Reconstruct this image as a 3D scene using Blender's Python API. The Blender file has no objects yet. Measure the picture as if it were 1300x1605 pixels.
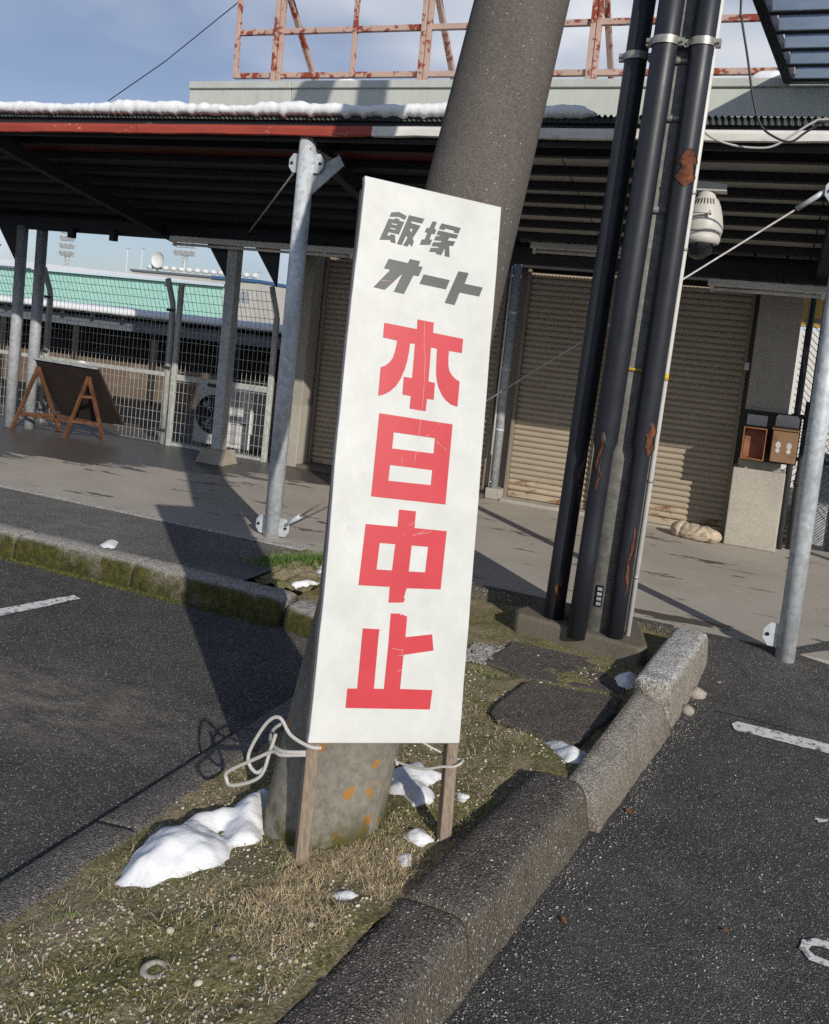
import bpy, bmesh, math, random
from mathutils import Vector, Matrix, noise
from mathutils.geometry import tessellate_polygon
random.seed(7)
R = math.radians
SC = bpy.context.scene
COL = SC.collection

# ---------------------------------------------------------------- camera, sky, sun, exposure
cam_d = bpy.data.cameras.new('camera')
cam = bpy.data.objects.new('camera', cam_d)
COL.objects.link(cam)
SC.camera = cam
cam_d.sensor_fit = 'VERTICAL'
cam_d.sensor_height = 36.0
cam_d.lens = 1400.0 / 1605.0 * 36.0
cam_d.shift_y = -(802.5 - 641.0) / 1605.0
cam_d.clip_start = 0.05
cam_d.clip_end = 3000
_yaw, _th, _rho = R(21.4), math.atan(115.4 / 1400), math.atan(.106)
_F = Vector((-math.sin(_yaw) * math.cos(_th), math.cos(_yaw) * math.cos(_th), -math.sin(_th)))
_R0 = Vector((math.cos(_yaw), math.sin(_yaw), 0))
_U0 = _R0.cross(_F)
_Rr = _R0 * math.cos(_rho) + _U0 * math.sin(_rho)
_Ur = -_R0 * math.sin(_rho) + _U0 * math.cos(_rho)
cam.matrix_world = Matrix((( _Rr.x, _Ur.x, -_F.x, 0), (_Rr.y, _Ur.y, -_F.y, 0), (_Rr.z, _Ur.z, -_F.z, 1.5), (0, 0, 0, 1)))

SUN_EL = math.atan(.46)
SUN_AZ = Vector((.70, -.714, 0)).normalized()
world = bpy.data.worlds.new('World')
SC.world = world
world.use_nodes = True
wn = world.node_tree
wn.nodes.clear()
def _w(t, **k):
    n = wn.nodes.new(t)
    for a, b in k.items(): setattr(n, a, b)
    return n
w_out = _w('ShaderNodeOutputWorld'); w_bg = _w('ShaderNodeBackground')
w_sky = _w('ShaderNodeTexSky', sky_type='NISHITA')
w_sky.sun_disc = False
w_sky.sun_elevation = SUN_EL
w_sky.sun_rotation = math.atan2(SUN_AZ.x, SUN_AZ.y)
w_sky.air_density = 1.0; w_sky.dust_density = .3; w_sky.ozone_density = 2.5
w_tc = _w('ShaderNodeTexCoord'); w_map = _w('ShaderNodeMapping')
w_map.inputs['Scale'].default_value = (1.0, 1.0, 2.6)
w_map.inputs['Location'].default_value = (-4.4, .6, .5)
w_n = _w('ShaderNodeTexNoise'); w_n.inputs['Scale'].default_value = 2.0; w_n.inputs['Detail'].default_value = 4; w_n.inputs['Roughness'].default_value = .5
w_r = _w('ShaderNodeValToRGB'); w_r.color_ramp.elements[0].position = .42; w_r.color_ramp.elements[1].position = .60; w_r.color_ramp.elements[0].color = (.32, .32, .32, 1)
w_n2 = _w('ShaderNodeTexNoise'); w_n2.inputs['Scale'].default_value = 1.1; w_n2.inputs['Detail'].default_value = 4
w_r2 = _w('ShaderNodeValToRGB')
w_r2.color_ramp.elements[0].position = .40; w_r2.color_ramp.elements[0].color = (7.4, 8.9, 12.2, 1)
w_r2.color_ramp.elements[1].position = .58; w_r2.color_ramp.elements[1].color = (18.0, 18.4, 19.0, 1)
w_mix = _w('ShaderNodeMix', data_type='RGBA')
L = wn.links.new
L(w_tc.outputs['Generated'], w_map.inputs['Vector'])
L(w_map.outputs[0], w_n.inputs['Vector']); L(w_map.outputs[0], w_n2.inputs['Vector'])
L(w_n.outputs['Fac'], w_r.inputs[0]); L(w_n2.outputs['Fac'], w_r2.inputs[0])
w_sep = _w('ShaderNodeSeparateXYZ'); L(w_tc.outputs['Generated'], w_sep.inputs[0])
w_el = _w('ShaderNodeMapRange'); w_el.inputs[1].default_value = .34; w_el.inputs[2].default_value = .70; w_el.inputs[3].default_value = 1.; w_el.inputs[4].default_value = .12
L(w_sep.outputs[2], w_el.inputs[0])
w_cl = _w('ShaderNodeMath', operation='MULTIPLY'); L(w_r.outputs[0], w_cl.inputs[0]); L(w_el.outputs[0], w_cl.inputs[1])
L(w_cl.outputs[0], w_mix.inputs[0]); w_tint = _w('ShaderNodeMix', data_type='RGBA', blend_type='MULTIPLY'); w_tint.inputs[0].default_value = 1.; w_tint.inputs[7].default_value = (1.1, 1.27, 1.6, 1)
L(w_sky.outputs[0], w_tint.inputs[6]); L(w_tint.outputs[2], w_mix.inputs[6]); L(w_r2.outputs[0], w_mix.inputs[7])
L(w_mix.outputs[2], w_bg.inputs[0]); w_bg.inputs[1].default_value = .066
L(w_bg.outputs[0], w_out.inputs[0])

sun_d = bpy.data.lights.new('sun', 'SUN'); sun_d.energy = 4.8; sun_d.angle = R(.5); sun_d.color = (1, .94, .85)
sun = bpy.data.objects.new('sun', sun_d); COL.objects.link(sun)
_sd = Vector((-SUN_AZ.x * math.cos(SUN_EL), -SUN_AZ.y * math.cos(SUN_EL), -math.sin(SUN_EL)))
sun.rotation_euler = _sd.to_track_quat('-Z', 'Y').to_euler()
cy_ = SC.cycles
cy_.use_denoising = False
cy_.max_bounces = 5; cy_.diffuse_bounces = 3; cy_.glossy_bounces = 2; cy_.transmission_bounces = 4; cy_.transparent_max_bounces = 6
cy_.caustics_reflective = False; cy_.caustics_refractive = False
vs = SC.view_settings
vs.view_transform = 'Standard'; vs.look = 'None'; vs.exposure = -.5; vs.gamma = 1.0; vs.use_curve_mapping = False

# ---------------------------------------------------------------- helpers
class MB:
    """collects geometry for ONE mesh object"""
    def __init__(s): s.v = []; s.f = []; s.m = []; s.sm = []
    def add(s, vs, fs, m=0, smooth=False):
        b = len(s.v); s.v += [tuple(x) for x in vs]
        for f in fs:
            s.f.append([b + i for i in f]); s.m.append(m); s.sm.append(smooth)
        return s
    def box(s, x0, x1, y0, y1, z0, z1, m=0):
        return s.add([(x0,y0,z0),(x1,y0,z0),(x1,y1,z0),(x0,y1,z0),(x0,y0,z1),(x1,y0,z1),(x1,y1,z1),(x0,y1,z1)],
                     [(0,3,2,1),(4,5,6,7),(0,1,5,4),(1,2,6,5),(2,3,7,6),(3,0,4,7)], m)
    def hexa(s, b, t, m=0):   # bottom quad, top quad
        n = len(b)
        return s.add(list(b) + list(t), [tuple(range(n - 1, -1, -1)), tuple(range(n, 2 * n))] + [(i, (i + 1) % n, n + (i + 1) % n, n + i) for i in range(n)], m)
    def prism(s, poly, z0, z1, m=0):
        return s.hexa([(x, y, z0) for x, y in poly], [(x, y, z1) for x, y in poly], m)
    def slabv(s, poly, off, m=0):   # planar polygon of 3D points extruded by a vector
        o = Vector(off); a = [Vector(p) for p in poly]
        return s.hexa([p for p in a], [p + o for p in a], m)
    def bar(s, p, q, w, h, up=(0, 0, 1), m=0):
        p, q = Vector(p), Vector(q); d = (q - p).normalized(); up = Vector(up)
        a = d.cross(up)
        if a.length < 1e-4: a = d.cross(Vector((0, 1, 0)))
        a.normalize(); b = a.cross(d).normalized()
        c = [(-w/2,-h/2),(w/2,-h/2),(w/2,h/2),(-w/2,h/2)]
        return s.hexa([p + a*x + b*y for x, y in c], [q + a*x + b*y for x, y in c], m)
    def tube(s, pts, r, n=12, m=0, caps=True, smooth=True):
        pts = [Vector(p) for p in pts]; k = len(pts); rs = r if isinstance(r, (list, tuple)) else [r] * k
        d0 = (pts[1] - pts[0]).normalized()
        a = d0.cross(Vector((0, 0, 1)))
        if a.length < 1e-3: a = d0.cross(Vector((0, 1, 0)))
        a.normalize(); vs = []
        for i, p in enumerate(pts):
            d = (pts[min(i + 1, k - 1)] - pts[max(i - 1, 0)]).normalized()
            a = (a - d * a.dot(d)).normalized(); b = d.cross(a)
            for j in range(n):
                t = 2 * math.pi * j / n
                vs.append(p + (a * math.cos(t) + b * math.sin(t)) * rs[i])
        fs = [(i*n + j, i*n + (j+1) % n, (i+1)*n + (j+1) % n, (i+1)*n + j) for i in range(k - 1) for j in range(n)]
        s.add(vs, fs, m, smooth)
        if caps:
            s.add(vs[:n], [tuple(range(n - 1, -1, -1))], m); s.add(vs[-n:], [tuple(range(n))], m)
        return s
    def lathe(s, c, prof, n=24, m=0, smooth=True):
        vs = [(c[0] + r*math.cos(2*math.pi*j/n), c[1] + r*math.sin(2*math.pi*j/n), c[2] + z) for r, z in prof for j in range(n)]
        fs = [(i*n + j, i*n + (j+1) % n, (i+1)*n + (j+1) % n, (i+1)*n + j) for i in range(len(prof) - 1) for j in range(n)]
        return s.add(vs, fs, m, smooth)
    def loft(s, secs, m=0, smooth=False, caps=True):
        n = len(secs[0]); vs = [p for q in secs for p in q]
        fs = [(i*n + j, i*n + (j+1) % n, (i+1)*n + (j+1) % n, (i+1)*n + j) for i in range(len(secs) - 1) for j in range(n)]
        if caps: fs += [tuple(range(n - 1, -1, -1)), tuple(range((len(secs)-1)*n, len(secs)*n))]
        return s.add(vs, fs, m, smooth)
    def fill(s, loops, fn, m=0):   # flat filled polygon with holes; fn maps (u,v) to 3D
        tri = tessellate_polygon([[Vector((x, y, 0)) for x, y in l] for l in loops])
        fl = [p for l in loops for p in l]
        P = [fn(*p) for p in fl]
        fs = []
        for a, b, c in tri:
            A, B, Cc = fl[a], fl[b], fl[c]
            ar = (B[0]-A[0])*(Cc[1]-A[1]) - (B[1]-A[1])*(Cc[0]-A[0])
            if abs(ar) > 1e-10: fs.append((a, b, c) if ar > 0 else (a, c, b))
        return s.add(P, fs, m)
    def build(s, name, mats, parent=None, bevel=0, seg=2, recalc=True):
        me = bpy.data.meshes.new(name)
        off = Vector(parent.get('_o', (0, 0, 0))) if parent else Vector((0, 0, 0))
        me.from_pydata([tuple(Vector(p) - off) for p in s.v], [], s.f)
        for mt in (mats if isinstance(mats, (list, tuple)) else [mats]): me.materials.append(mt)
        for p, m, sm in zip(me.polygons, s.m, s.sm): p.material_index = m; p.use_smooth = sm
        if recalc or bevel:
            bm = bmesh.new(); bm.from_mesh(me)
            bmesh.ops.remove_doubles(bm, verts=bm.verts, dist=1e-5)
            if recalc: bmesh.ops.recalc_face_normals(bm, faces=bm.faces)
            if bevel:
                es = [e for e in bm.edges if len(e.link_faces) == 2 and e.calc_face_angle(0) > .5]
                bmesh.ops.bevel(bm, geom=es, offset=bevel, segments=seg, affect='EDGES', profile=.5, clamp_overlap=True)
            bm.to_mesh(me); bm.free()
        o = bpy.data.objects.new(name, me); COL.objects.link(o)
        if parent: o.parent = parent; o['_o'] = tuple(off)
        return o
def tag(o, label=None, cat=None, group=None, kind=None):
    if label: o['label'] = label
    if cat: o['category'] = cat
    if group: o['group'] = group
    if kind: o['kind'] = kind
    return o
def thing(name, loc, label=None, cat=None, group=None, kind=None):
    o = bpy.data.objects.new(name, None); COL.objects.link(o); o.location = loc; o['_o'] = tuple(loc)
    o.empty_display_size = .1
    return tag(o, label, cat, group, kind)
def share(o, name, parent, loc):     # same mesh again, as another part of parent (loc in world)
    c = o.copy(); c.name = name; COL.objects.link(c); c.parent = parent
    c.location = Vector(loc) - Vector(parent.get('_o', (0, 0, 0)))
    return c
def fbm(x, y, z=0., o=4): return noise.fractal(Vector((x, y, z)), 1.0, 2.0, o)

# ---------------------------------------------------------------- materials
class NT:
    def __init__(s, name, rough=.7, metal=0., spec=.4):
        s.mat = bpy.data.materials.new(name); s.mat.use_nodes = True; s.t = s.mat.node_tree
        s.b = s.t.nodes['Principled BSDF']; s.b.inputs['Roughness'].default_value = rough
        s.b.inputs['Metallic'].default_value = metal; s.b.inputs['Specular IOR Level'].default_value = spec
        s.g = s.n('ShaderNodeNewGeometry'); s.bumps = None
        s.pos = s.g.outputs['Position']
    def n(s, t, **k):
        x = s.t.nodes.new(t)
        for a, b in k.items(): setattr(x, a, b)
        return x
    def l(s, a, b): s.t.links.new(a, b)
    def vec(s, scale=(1, 1, 1), rot=(0, 0, 0), obj=False):
        m = s.n('ShaderNodeMapping'); m.inputs['Scale'].default_value = scale; m.inputs['Rotation'].default_value = rot
        s.l(s.n('ShaderNodeTexCoord').outputs['Object'] if obj else s.pos, m.inputs['Vector']); return m.outputs[0]
    def noise(s, scale, detail=4, rough=.55, vec=None, dist=0.):
        x = s.n('ShaderNodeTexNoise'); x.inputs['Scale'].default_value = scale; x.inputs['Detail'].default_value = detail
        x.inputs['Roughness'].default_value = rough; x.inputs['Distortion'].default_value = dist
        s.l(vec or s.pos, x.inputs['Vector']); return x.outputs['Fac']
    def voro(s, scale, out='Distance', feature='F1', vec=None, rnd=1.):
        x = s.n('ShaderNodeTexVoronoi', feature=feature); x.inputs['Scale'].default_value = scale; x.inputs['Randomness'].default_value = rnd
        s.l(vec or s.pos, x.inputs['Vector']); return x.outputs[out]
    def ramp(s, f, a, b, ca=(0, 0, 0, 1), cb=(1, 1, 1, 1)):
        x = s.n('ShaderNodeValToRGB'); e = x.color_ramp.elements
        e[0].position, e[0].color, e[1].position, e[1].color = a, ca, b, cb
        s.l(f, x.inputs[0]); return x.outputs[0]
    def math(s, op, a, b=0.):
        x = s.n('ShaderNodeMath', operation=op)
        for i, q in enumerate((a, b)):
            if isinstance(q, (int, float)): x.inputs[i].default_value = q
            else: s.l(q, x.inputs[i])
        return x.outputs[0]
    def mix(s, f, a, b, mode='MIX'):
        x = s.n('ShaderNodeMix', data_type='RGBA', blend_type=mode)
        for i, q in ((0, f), (6, a), (7, b)):
            if isinstance(q, (int, float)): x.inputs[i].default_value = q
            elif isinstance(q, (tuple, list)): x.inputs[i].default_value = tuple(q) + ((1,) if len(q) == 3 else ())
            else: s.l(q, x.inputs[i])
        return x.outputs[2]
    def sep(s, v, axis):
        x = s.n('ShaderNodeSeparateXYZ'); s.l(v, x.inputs[0]); return x.outputs[axis]
    def color(s, c):
        if isinstance(c, (tuple, list)): s.b.inputs['Base Color'].default_value = tuple(c) + (1,)
        else: s.l(c, s.b.inputs['Base Color'])
    def rough(s, r): s.l(r, s.b.inputs['Roughness'])
    def bump(s, h, strength=.3, dist=.01):
        x = s.n('ShaderNodeBump'); x.inputs['Strength'].default_value = strength; x.inputs['Distance'].default_value = dist
        s.l(h, x.inputs['Height'])
        if s.bumps: s.l(s.bumps, x.inputs['Normal'])
        s.bumps = x.outputs[0]; s.l(s.bumps, s.b.inputs['Normal'])
def plain(name, c, rough=.6, metal=0., var=.25, scale=9., bump=.12, bscale=60., spec=.4, stretch=(1, 1, 1), dirt=None, dirt_amt=(.5, .72)):
    m = NT(name, rough, metal, spec); v = m.vec(stretch)
    f = m.noise(scale, 5, .6, v)
    lo = tuple(x * (1 - var) for x in c); hi = tuple(min(1, x * (1 + var)) for x in c)
    col = m.mix(m.ramp(f, .3, .7), lo, hi)
    if dirt: col = m.mix(m.ramp(m.noise(scale * .37, 7, .65, v), *dirt_amt), col, dirt)
    m.color(col)
    if bump: m.bump(m.noise(bscale, 4, .6, v), bump, .004)
    return m.mat
def speckle(m, base, light, scale=170., pw=6., size=.55):
    """light aggregate flecks of random size over a base colour"""
    x = m.n('ShaderNodeTexVoronoi'); x.inputs['Scale'].default_value = scale; m.l(m.pos, x.inputs['Vector'])
    s = m.n('ShaderNodeSeparateXYZ'); m.l(x.outputs['Color'], s.inputs[0])
    th = m.math('MULTIPLY', m.math('POWER', s.outputs[0], pw), size)
    f = m.math('LESS_THAN', x.outputs['Distance'], th)
    return m.mix(f, base, m.mix(s.outputs[1], light, tuple(q * .4 for q in light))), x.outputs['Distance']
SPILL = (-.747, 4.138, 0)
def m_asphalt(name, dark=1.0, fine=False):
    m = NT(name, .85, 0, .3)
    low = m.noise(.7, 4, .6); mid = m.noise(6, 3, .65)
    base = m.mix(m.ramp(mid, .3, .75), tuple(x*dark for x in (.042, .040, .038)), tuple(x*dark for x in (.080, .076, .071)))
    base = m.mix(m.ramp(low, .56, .76), base, tuple(x*dark for x in (.15, .135, .115)))
    base = m.mix(m.math('MULTIPLY', m.ramp(m.noise(1.6, 7, .72, m.vec((.6, 1.7, 1), (0, 0, .35))), .56, .70), .55), base, tuple(x*dark for x in (.17, .155, .132)))
    base = m.mix(m.math('MULTIPLY', m.ramp(m.noise(1.1, 5, .6, m.vec((1, 1, 1), (.2, 0, 1.))), .52, .62), .55), base, tuple(x*dark for x in (.036, .033, .031)))
    if dark == 1.0:      # old dusty spill beside the bay line
        dv = m.n('ShaderNodeVectorMath', operation='DISTANCE'); m.l(m.vec((.75, 1.5, 1), (0, 0, -.25)), dv.inputs[0]); dv.inputs[1].default_value = SPILL
        st = m.math('MULTIPLY', m.ramp(dv.outputs['Value'], .12, .62, (1, 1, 1, 1), (0, 0, 0, 1)), m.ramp(m.noise(5, 7, .75, m.vec((1, 2.2, 1))), .40, .62))
        base = m.mix(m.math('MULTIPLY', st, .75), base, (.24, .205, .16))
    x = m.n('ShaderNodeTexVoronoi'); x.inputs['Scale'].default_value = 250.; m.l(m.pos, x.inputs['Vector'])
    s = m.n('ShaderNodeSeparateXYZ'); m.l(x.outputs['Color'], s.inputs[0])
    g = m.math('MULTIPLY', m.math('POWER', s.outputs[0], 3.0), .10 * dark)
    base = m.mix(1.0, base, g, 'ADD')
    f = m.math('LESS_THAN', x.outputs['Distance'], m.math('MULTIPLY', m.math('POWER', s.outputs[1], 11.0), .6))
    col = m.mix(f, base, (.62, .60, .56) if not fine else (.2, .19, .17))
    if not fine: col, d2 = speckle(m, col, (.66, .64, .59), 125., 19., .38)
    m.color(col)
    m.bump(x.outputs['Distance'], .7, .005); m.bump(m.noise(40, 3, .7), .4, .008)
    return m.mat
def m_concrete(name, c, scale=3., stain=(.06, .055, .05), bump=.2, amt=(.55, .8)):
    m = NT(name, .82, 0, .3)
    a = m.mix(m.ramp(m.noise(scale, 6, .62), .28, .75), tuple(x*.72 for x in c), tuple(min(1, x*1.18) for x in c))
    a = m.mix(m.ramp(m.noise(scale*.55, 8, .7, dist=.6), *amt), a, stain)
    a = m.mix(.35, a, m.mix(m.sep(m.voro(160, 'Color'), 0), tuple(x*.5 for x in c), tuple(min(1, x*1.3) for x in c)))
    m.color(a); m.bump(m.noise(70, 6, .7), bump, .006); return m.mat
M = {}
M['asphalt'] = m_asphalt('asphalt')
M['asphalt_strip'] = m_asphalt('asphalt_strip', 2.0)
# covered walk: dusty grey floor, wet towards the fence and in scattered tongues
m = NT('walk_concrete', .7, 0, .35)
y = m.sep(m.pos, 1); x = m.sep(m.pos, 0)
v = m.vec((.7, 2.4, 1))
n1 = m.noise(2.6, 8, .66, v)
wet0 = m.math('ADD', m.math('MULTIPLY', m.math('SUBTRACT', y, 6.6), .42), m.math('MULTIPLY', m.math('SUBTRACT', -4.15, x), .22))
wet0 = m.math('MINIMUM', wet0, .3)
wet = m.ramp(m.math('ADD', m.math('MAXIMUM', wet0, -.055), n1), .545, .570)
tone = m.mix(m.ramp(m.noise(2.2, 6, .6), .3, .72), (.36, .325, .28), (.51, .465, .405))
tone = m.mix(.3, tone, m.mix(m.sep(m.voro(220, 'Color'), 0), (.33, .30, .255), (.68, .62, .54)))
m.color(m.mix(wet, tone, (.10, .09, .082)))
m.rough(m.math('SUBTRACT', .78, m.math('MULTIPLY', wet, .38)))
m.bump(m.noise(120, 4, .6), .18, .003)
M['walk'] = m.mat
M['concrete'] = m_concrete('concrete', (.33, .315, .28))
M['concrete_pale'] = m_concrete('concrete_pale', (.44, .41, .36), 4, (.2, .18, .15))
M['concrete_dark'] = m_concrete('concrete_dark', (.155, .137, .113), 5, (.045, .04, .03))
M['concrete_block'] = m_concrete('concrete_block', (.40, .36, .30), 9, (.2, .15, .1))
# kerbs: exposed aggregate, weathered nearly black on top, ochre grime on the faces, moss at the foot
def m_kerb(name, dark, light, face, moss=0., fleck=200., pw=6.):
    m = NT(name, .88, 0, .3)
    nz = m.sep(m.g.outputs['Normal'], 2)
    base = m.mix(m.ramp(m.noise(9, 4, .7), .3, .7), dark, light)
    x = m.n('ShaderNodeTexVoronoi'); x.inputs['Scale'].default_value = fleck; m.l(m.pos, x.inputs['Vector'])
    s = m.n('ShaderNodeSeparateXYZ'); m.l(x.outputs['Color'], s.inputs[0])
    base = m.mix(.55, base, m.mix(s.outputs[2], tuple(q*.35 for q in dark), tuple(min(1, q*2.0) for q in light)))
    fc = m.mix(m.ramp(m.noise(5, 4, .7, m.vec((1.6, 1.6, .5))), .32, .7), tuple(q*.5 for q in face), face)
    fc = m.mix(.4, fc, m.mix(s.outputs[2], tuple(q*.3 for q in face), tuple(min(1, q*1.7) for q in face)))
    col = m.mix(m.ramp(nz, .35, .8), m.mix(.8, base, fc), base)
    f = m.math('LESS_THAN', x.outputs['Distance'], m.math('MULTIPLY', m.math('POWER', s.outputs[0], pw), .6))
    col = m.mix(f, col, m.mix(s.outputs[1], (.60, .57, .52), (.26, .24, .21)))
    col, d2 = speckle(m, col, (.74, .71, .65), fleck*.50, pw*1.8, .38)
    if moss:
        ny = m.sep(m.g.outputs['Normal'], 1)
        mk = m.math('MULTIPLY', m.ramp(m.math('MULTIPLY', ny, -1), .35, .8), m.ramp(m.noise(3.2, 5, .7), .30, .46))
        mc = m.mix(m.ramp(m.noise(30, 4, .7), .3, .7), (.018, .020, .006), (.125, .120, .018))
        col = m.mix(m.math('MULTIPLY', mk, moss), col, mc)
    m.color(col)
    m.bump(x.outputs['Distance'], .9, .006); m.bump(m.noise(26, 4), .6, .015)
    return m.mat
M['kerb'] = m_kerb('kerb_dark', (.042, .038, .035), (.115, .104, .092), (.165, .145, .108))
M['border'] = m_kerb('border_grey', (.085, .079, .072), (.175, .163, .146), (.15, .13, .10))
M['slab'] = m_kerb('slab_dark', (.050, .043, .037), (.135, .118, .10), (.10, .085, .06), pw=11.)
M['kerb_mossy'] = m_kerb('kerb_mossy', (.20, .19, .175), (.44, .42, .38), (.18, .155, .105), .95, pw=3.8)
M['kerb_grey'] = m_kerb('kerb_grey', (.17, .153, .13), (.31, .285, .245), (.27, .235, .175))
M['kerb_salt'] = m_kerb('kerb_salt', (.22, .21, .19), (.56, .54, .49), (.28, .24, .175), fleck=150., pw=3.5)
# soil with moss and grit
m = NT('soil', .95, 0, .2)
a = m.mix(m.ramp(m.noise(14, 6, .7), .3, .7), (.20, .155, .09), (.64, .53, .345))
a = m.mix(m.ramp(m.noise(2.6, 6, .7), .40, .56), a, m.mix(m.ramp(m.noise(60, 4), .3, .7), (.085, .09, .018), (.34, .32, .085)))
a = m.mix(.45, a, m.mix(m.sep(m.voro(170, 'Color'), 0), (.03, .024, .014), (.46, .39, .27)))
a, _ = speckle(m, a, (.74, .67, .54), 170., 9., .42)
m.color(a); m.bump(m.noise(70, 4, .75), 1., .014); M['soil'] = m.mat
M['pebble'] = plain('pebble', (.60, .54, .43), .8, 0, .5, 24, .2, 90)
M['pebble_grey'] = plain('pebble_grey', (.30, .29, .27), .8, 0, .55, 30, .2, 90)
M['straw'] = plain('straw', (.55, .44, .26), .8, 0, .6, 25, 0)
M['grass'] = plain('grass', (.13, .21, .045), .6, 0, .6, 30, 0)
M['moss'] = plain('moss', (.12, .13, .028), .95, 0, .6, 40, .6, 120)
# snow
m = NT('snow', .6, 0, .3)
m.color(m.mix(m.ramp(m.noise(30, 6, .7), .60, .78), (.90, .915, .93), (.80, .81, .80)))
m.b.inputs['Subsurface Weight'].default_value = .3; m.b.inputs['Subsurface Radius'].default_value = (.012, .014, .016); m.b.inputs['Subsurface Scale'].default_value = 1.
m.bump(m.noise(110, 4, .7), .25, .005); m.bump(m.noise(30, 4), .4, .010); M['snow'] = m.mat
# big concrete pole: brown grey with pale pinholes and orange lichen near the foot
m = NT('pole_concrete', .9, 0, .3)
z = m.sep(m.pos, 2)
a = m.mix(m.ramp(m.noise(5, 6, .65, m.vec((1, 1, .4))), .3, .72), (.085, .073, .062), (.150, .131, .113))
a = m.mix(.42, a, m.mix(m.sep(m.voro(330, 'Color'), 0), (.03, .026, .022), (.24, .215, .19)))
a, _ = speckle(m, a, (.50, .47, .40), 170., 26., .5)
lowm = m.ramp(z, .25, .75, (1, 1, 1, 1), (0, 0, 0, 1))
a = m.mix(m.math('MULTIPLY', lowm, .8), a, m.mix(m.ramp(m.noise(40, 5, .7), .3, .7), (.19, .175, .14), (.36, .335, .28)))
vv = m.n('ShaderNodeTexVoronoi'); vv.inputs['Scale'].default_value = 20.; nd = m.n('ShaderNodeVectorMath', operation='ADD'); nn = m.n('ShaderNodeTexNoise'); nn.inputs['Scale'].default_value = 45.; m.l(m.pos, nn.inputs['Vector'])
ns = m.n('ShaderNodeVectorMath', operation='SCALE'); m.l(nn.outputs['Color'], ns.inputs[0]); ns.inputs['Scale'].default_value = .035; m.l(m.pos, nd.inputs[0]); m.l(ns.outputs[0], nd.inputs[1]); m.l(nd.outputs[0], vv.inputs['Vector'])
sv = m.n('ShaderNodeSeparateXYZ'); m.l(vv.outputs['Color'], sv.inputs[0])
spot = m.math('LESS_THAN', vv.outputs['Distance'], m.math('MULTIPLY', m.math('POWER', sv.outputs[0], 2.2), .48))
lm = m.math('MULTIPLY', spot, m.math('LESS_THAN', m.math('ADD', z, m.math('MULTIPLY', m.noise(6, 3), .5)), .68))
a = m.mix(m.math('MULTIPLY', lm, .85), a, m.mix(m.noise(60, 3), (.30, .13, .02), (.50, .24, .04)))
a = m.mix(m.math('MULTIPLY', m.ramp(z, .10, .2, (1, 1, 1, 1), (0, 0, 0, 1)), m.ramp(m.noise(14, 5), .42, .56)), a, (.075, .075, .02))
m.color(a); m.bump(m.noise(150, 4, .75), .6, .005); M['pole'] = m.mat
M['pole_grey'] = plain('pole_grey', (.30, .29, .265), .85, 0, .3, 30, .35, 160)
# black plastic sleeve
m = NT('black_pipe', .42, 0, .5)
a = m.mix(m.ramp(m.noise(3, 5, .6, m.vec((3, 3, .5))), .35, .75), (.014, .016, .022), (.030, .034, .044))
a = m.mix(m.ramp(m.noise(24, 8, .75, m.vec((1, 1, .35))), .70, .78), a, (.16, .16, .155))
m.color(a); m.rough(m.math('ADD', .28, m.math('MULTIPLY', m.noise(9, 4), .35))); m.bump(m.noise(5, 3), .12, .01); M['black_pipe'] = m.mat
M['rust'] = plain('rust', (.15, .055, .026), .9, 0, .6, 40, .5, 120, dirt=(.05, .02, .012))
M['white_pipe'] = plain('white_pipe', (.74, .73, .69), .4, 0, .08, 12, .03, dirt=(.4, .38, .34), dirt_amt=(.62, .85))
M['band'] = plain('steel_band', (.40, .385, .35), .45, .5, .3, 30, .1)
M['yellow_tape'] = plain('yellow_tape', (.62, .46, .05), .5, 0, .15)
M['plate_black'] = plain('plate_black', (.012, .012, .013), .45)
M['plate_white'] = plain('plate_white', (.55, .55, .53), .6)
# galvanised steel
def m_galv(name, c, rough=.5, metal=.35):
    m = NT(name, rough, metal, .5)
    sp = m.mix(m.sep(m.voro(38, 'Color'), 0), tuple(q*.82 for q in c), tuple(min(1, q*1.15) for q in c))
    sp = m.mix(m.ramp(m.noise(4, 6, .65, m.vec((2, 2, .6))), .5, .75), sp, tuple(q*.6 for q in c))
    sp = m.mix(m.ramp(m.noise(20, 8, .75, m.vec((1.5, 1.5, .4))), .68, .74), sp, tuple(q*.3 for q in c))
    m.color(sp); m.bump(m.noise(40, 4), .12, .004); return m.mat
M['galv'] = m_galv('galvanised', (.60, .64, .665), .5, .15)
M['galv_dull'] = m_galv('galvanised_dull', (.43, .45, .47), .6, .1)
M['fence'] = m_galv('fence_grey', (.50, .515, .48), .6, .05)
M['wire'] = plain('fence_wire', (.52, .52, .49), .5, .2, .2, 30, 0)
M['wire_dark'] = plain('wire_dark', (.045, .047, .05), .5, .1, .2, 30, 0)
# canopy
def m_paint(name, c, chip, amt=(.64, .68), scale=14, rough=.55, stretch=(1, 1, 1), var=.15):
    m = NT(name, rough, 0, .4); v = m.vec(stretch)
    a = m.mix(m.ramp(m.noise(4, 5, .6, v), .3, .7), tuple(q*(1-var) for q in c), tuple(min(1, q*(1+var)) for q in c))
    f = m.ramp(m.noise(scale, 8, .7, v), *amt)
    m.color(m.mix(f, a, chip)); m.bump(f, .2, .002); m.bump(m.noise(30, 4), .1, .004); return m.mat
M['fascia_red'] = m_paint('fascia_red', (.37, .060, .038), (.66, .52, .47), (.63, .67), 13, .6, (1, 1, 2))
M['fascia_white'] = m_paint('fascia_white', (.76, .74, .69), (.42, .38, .32), (.60, .70), 9, .5, (1, 1, 2))
M['purlin'] = m_paint('purlin_black', (.020, .021, .025), (.30, .28, .26), (.66, .72), 7, .6, (.5, 3, 3))
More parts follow.
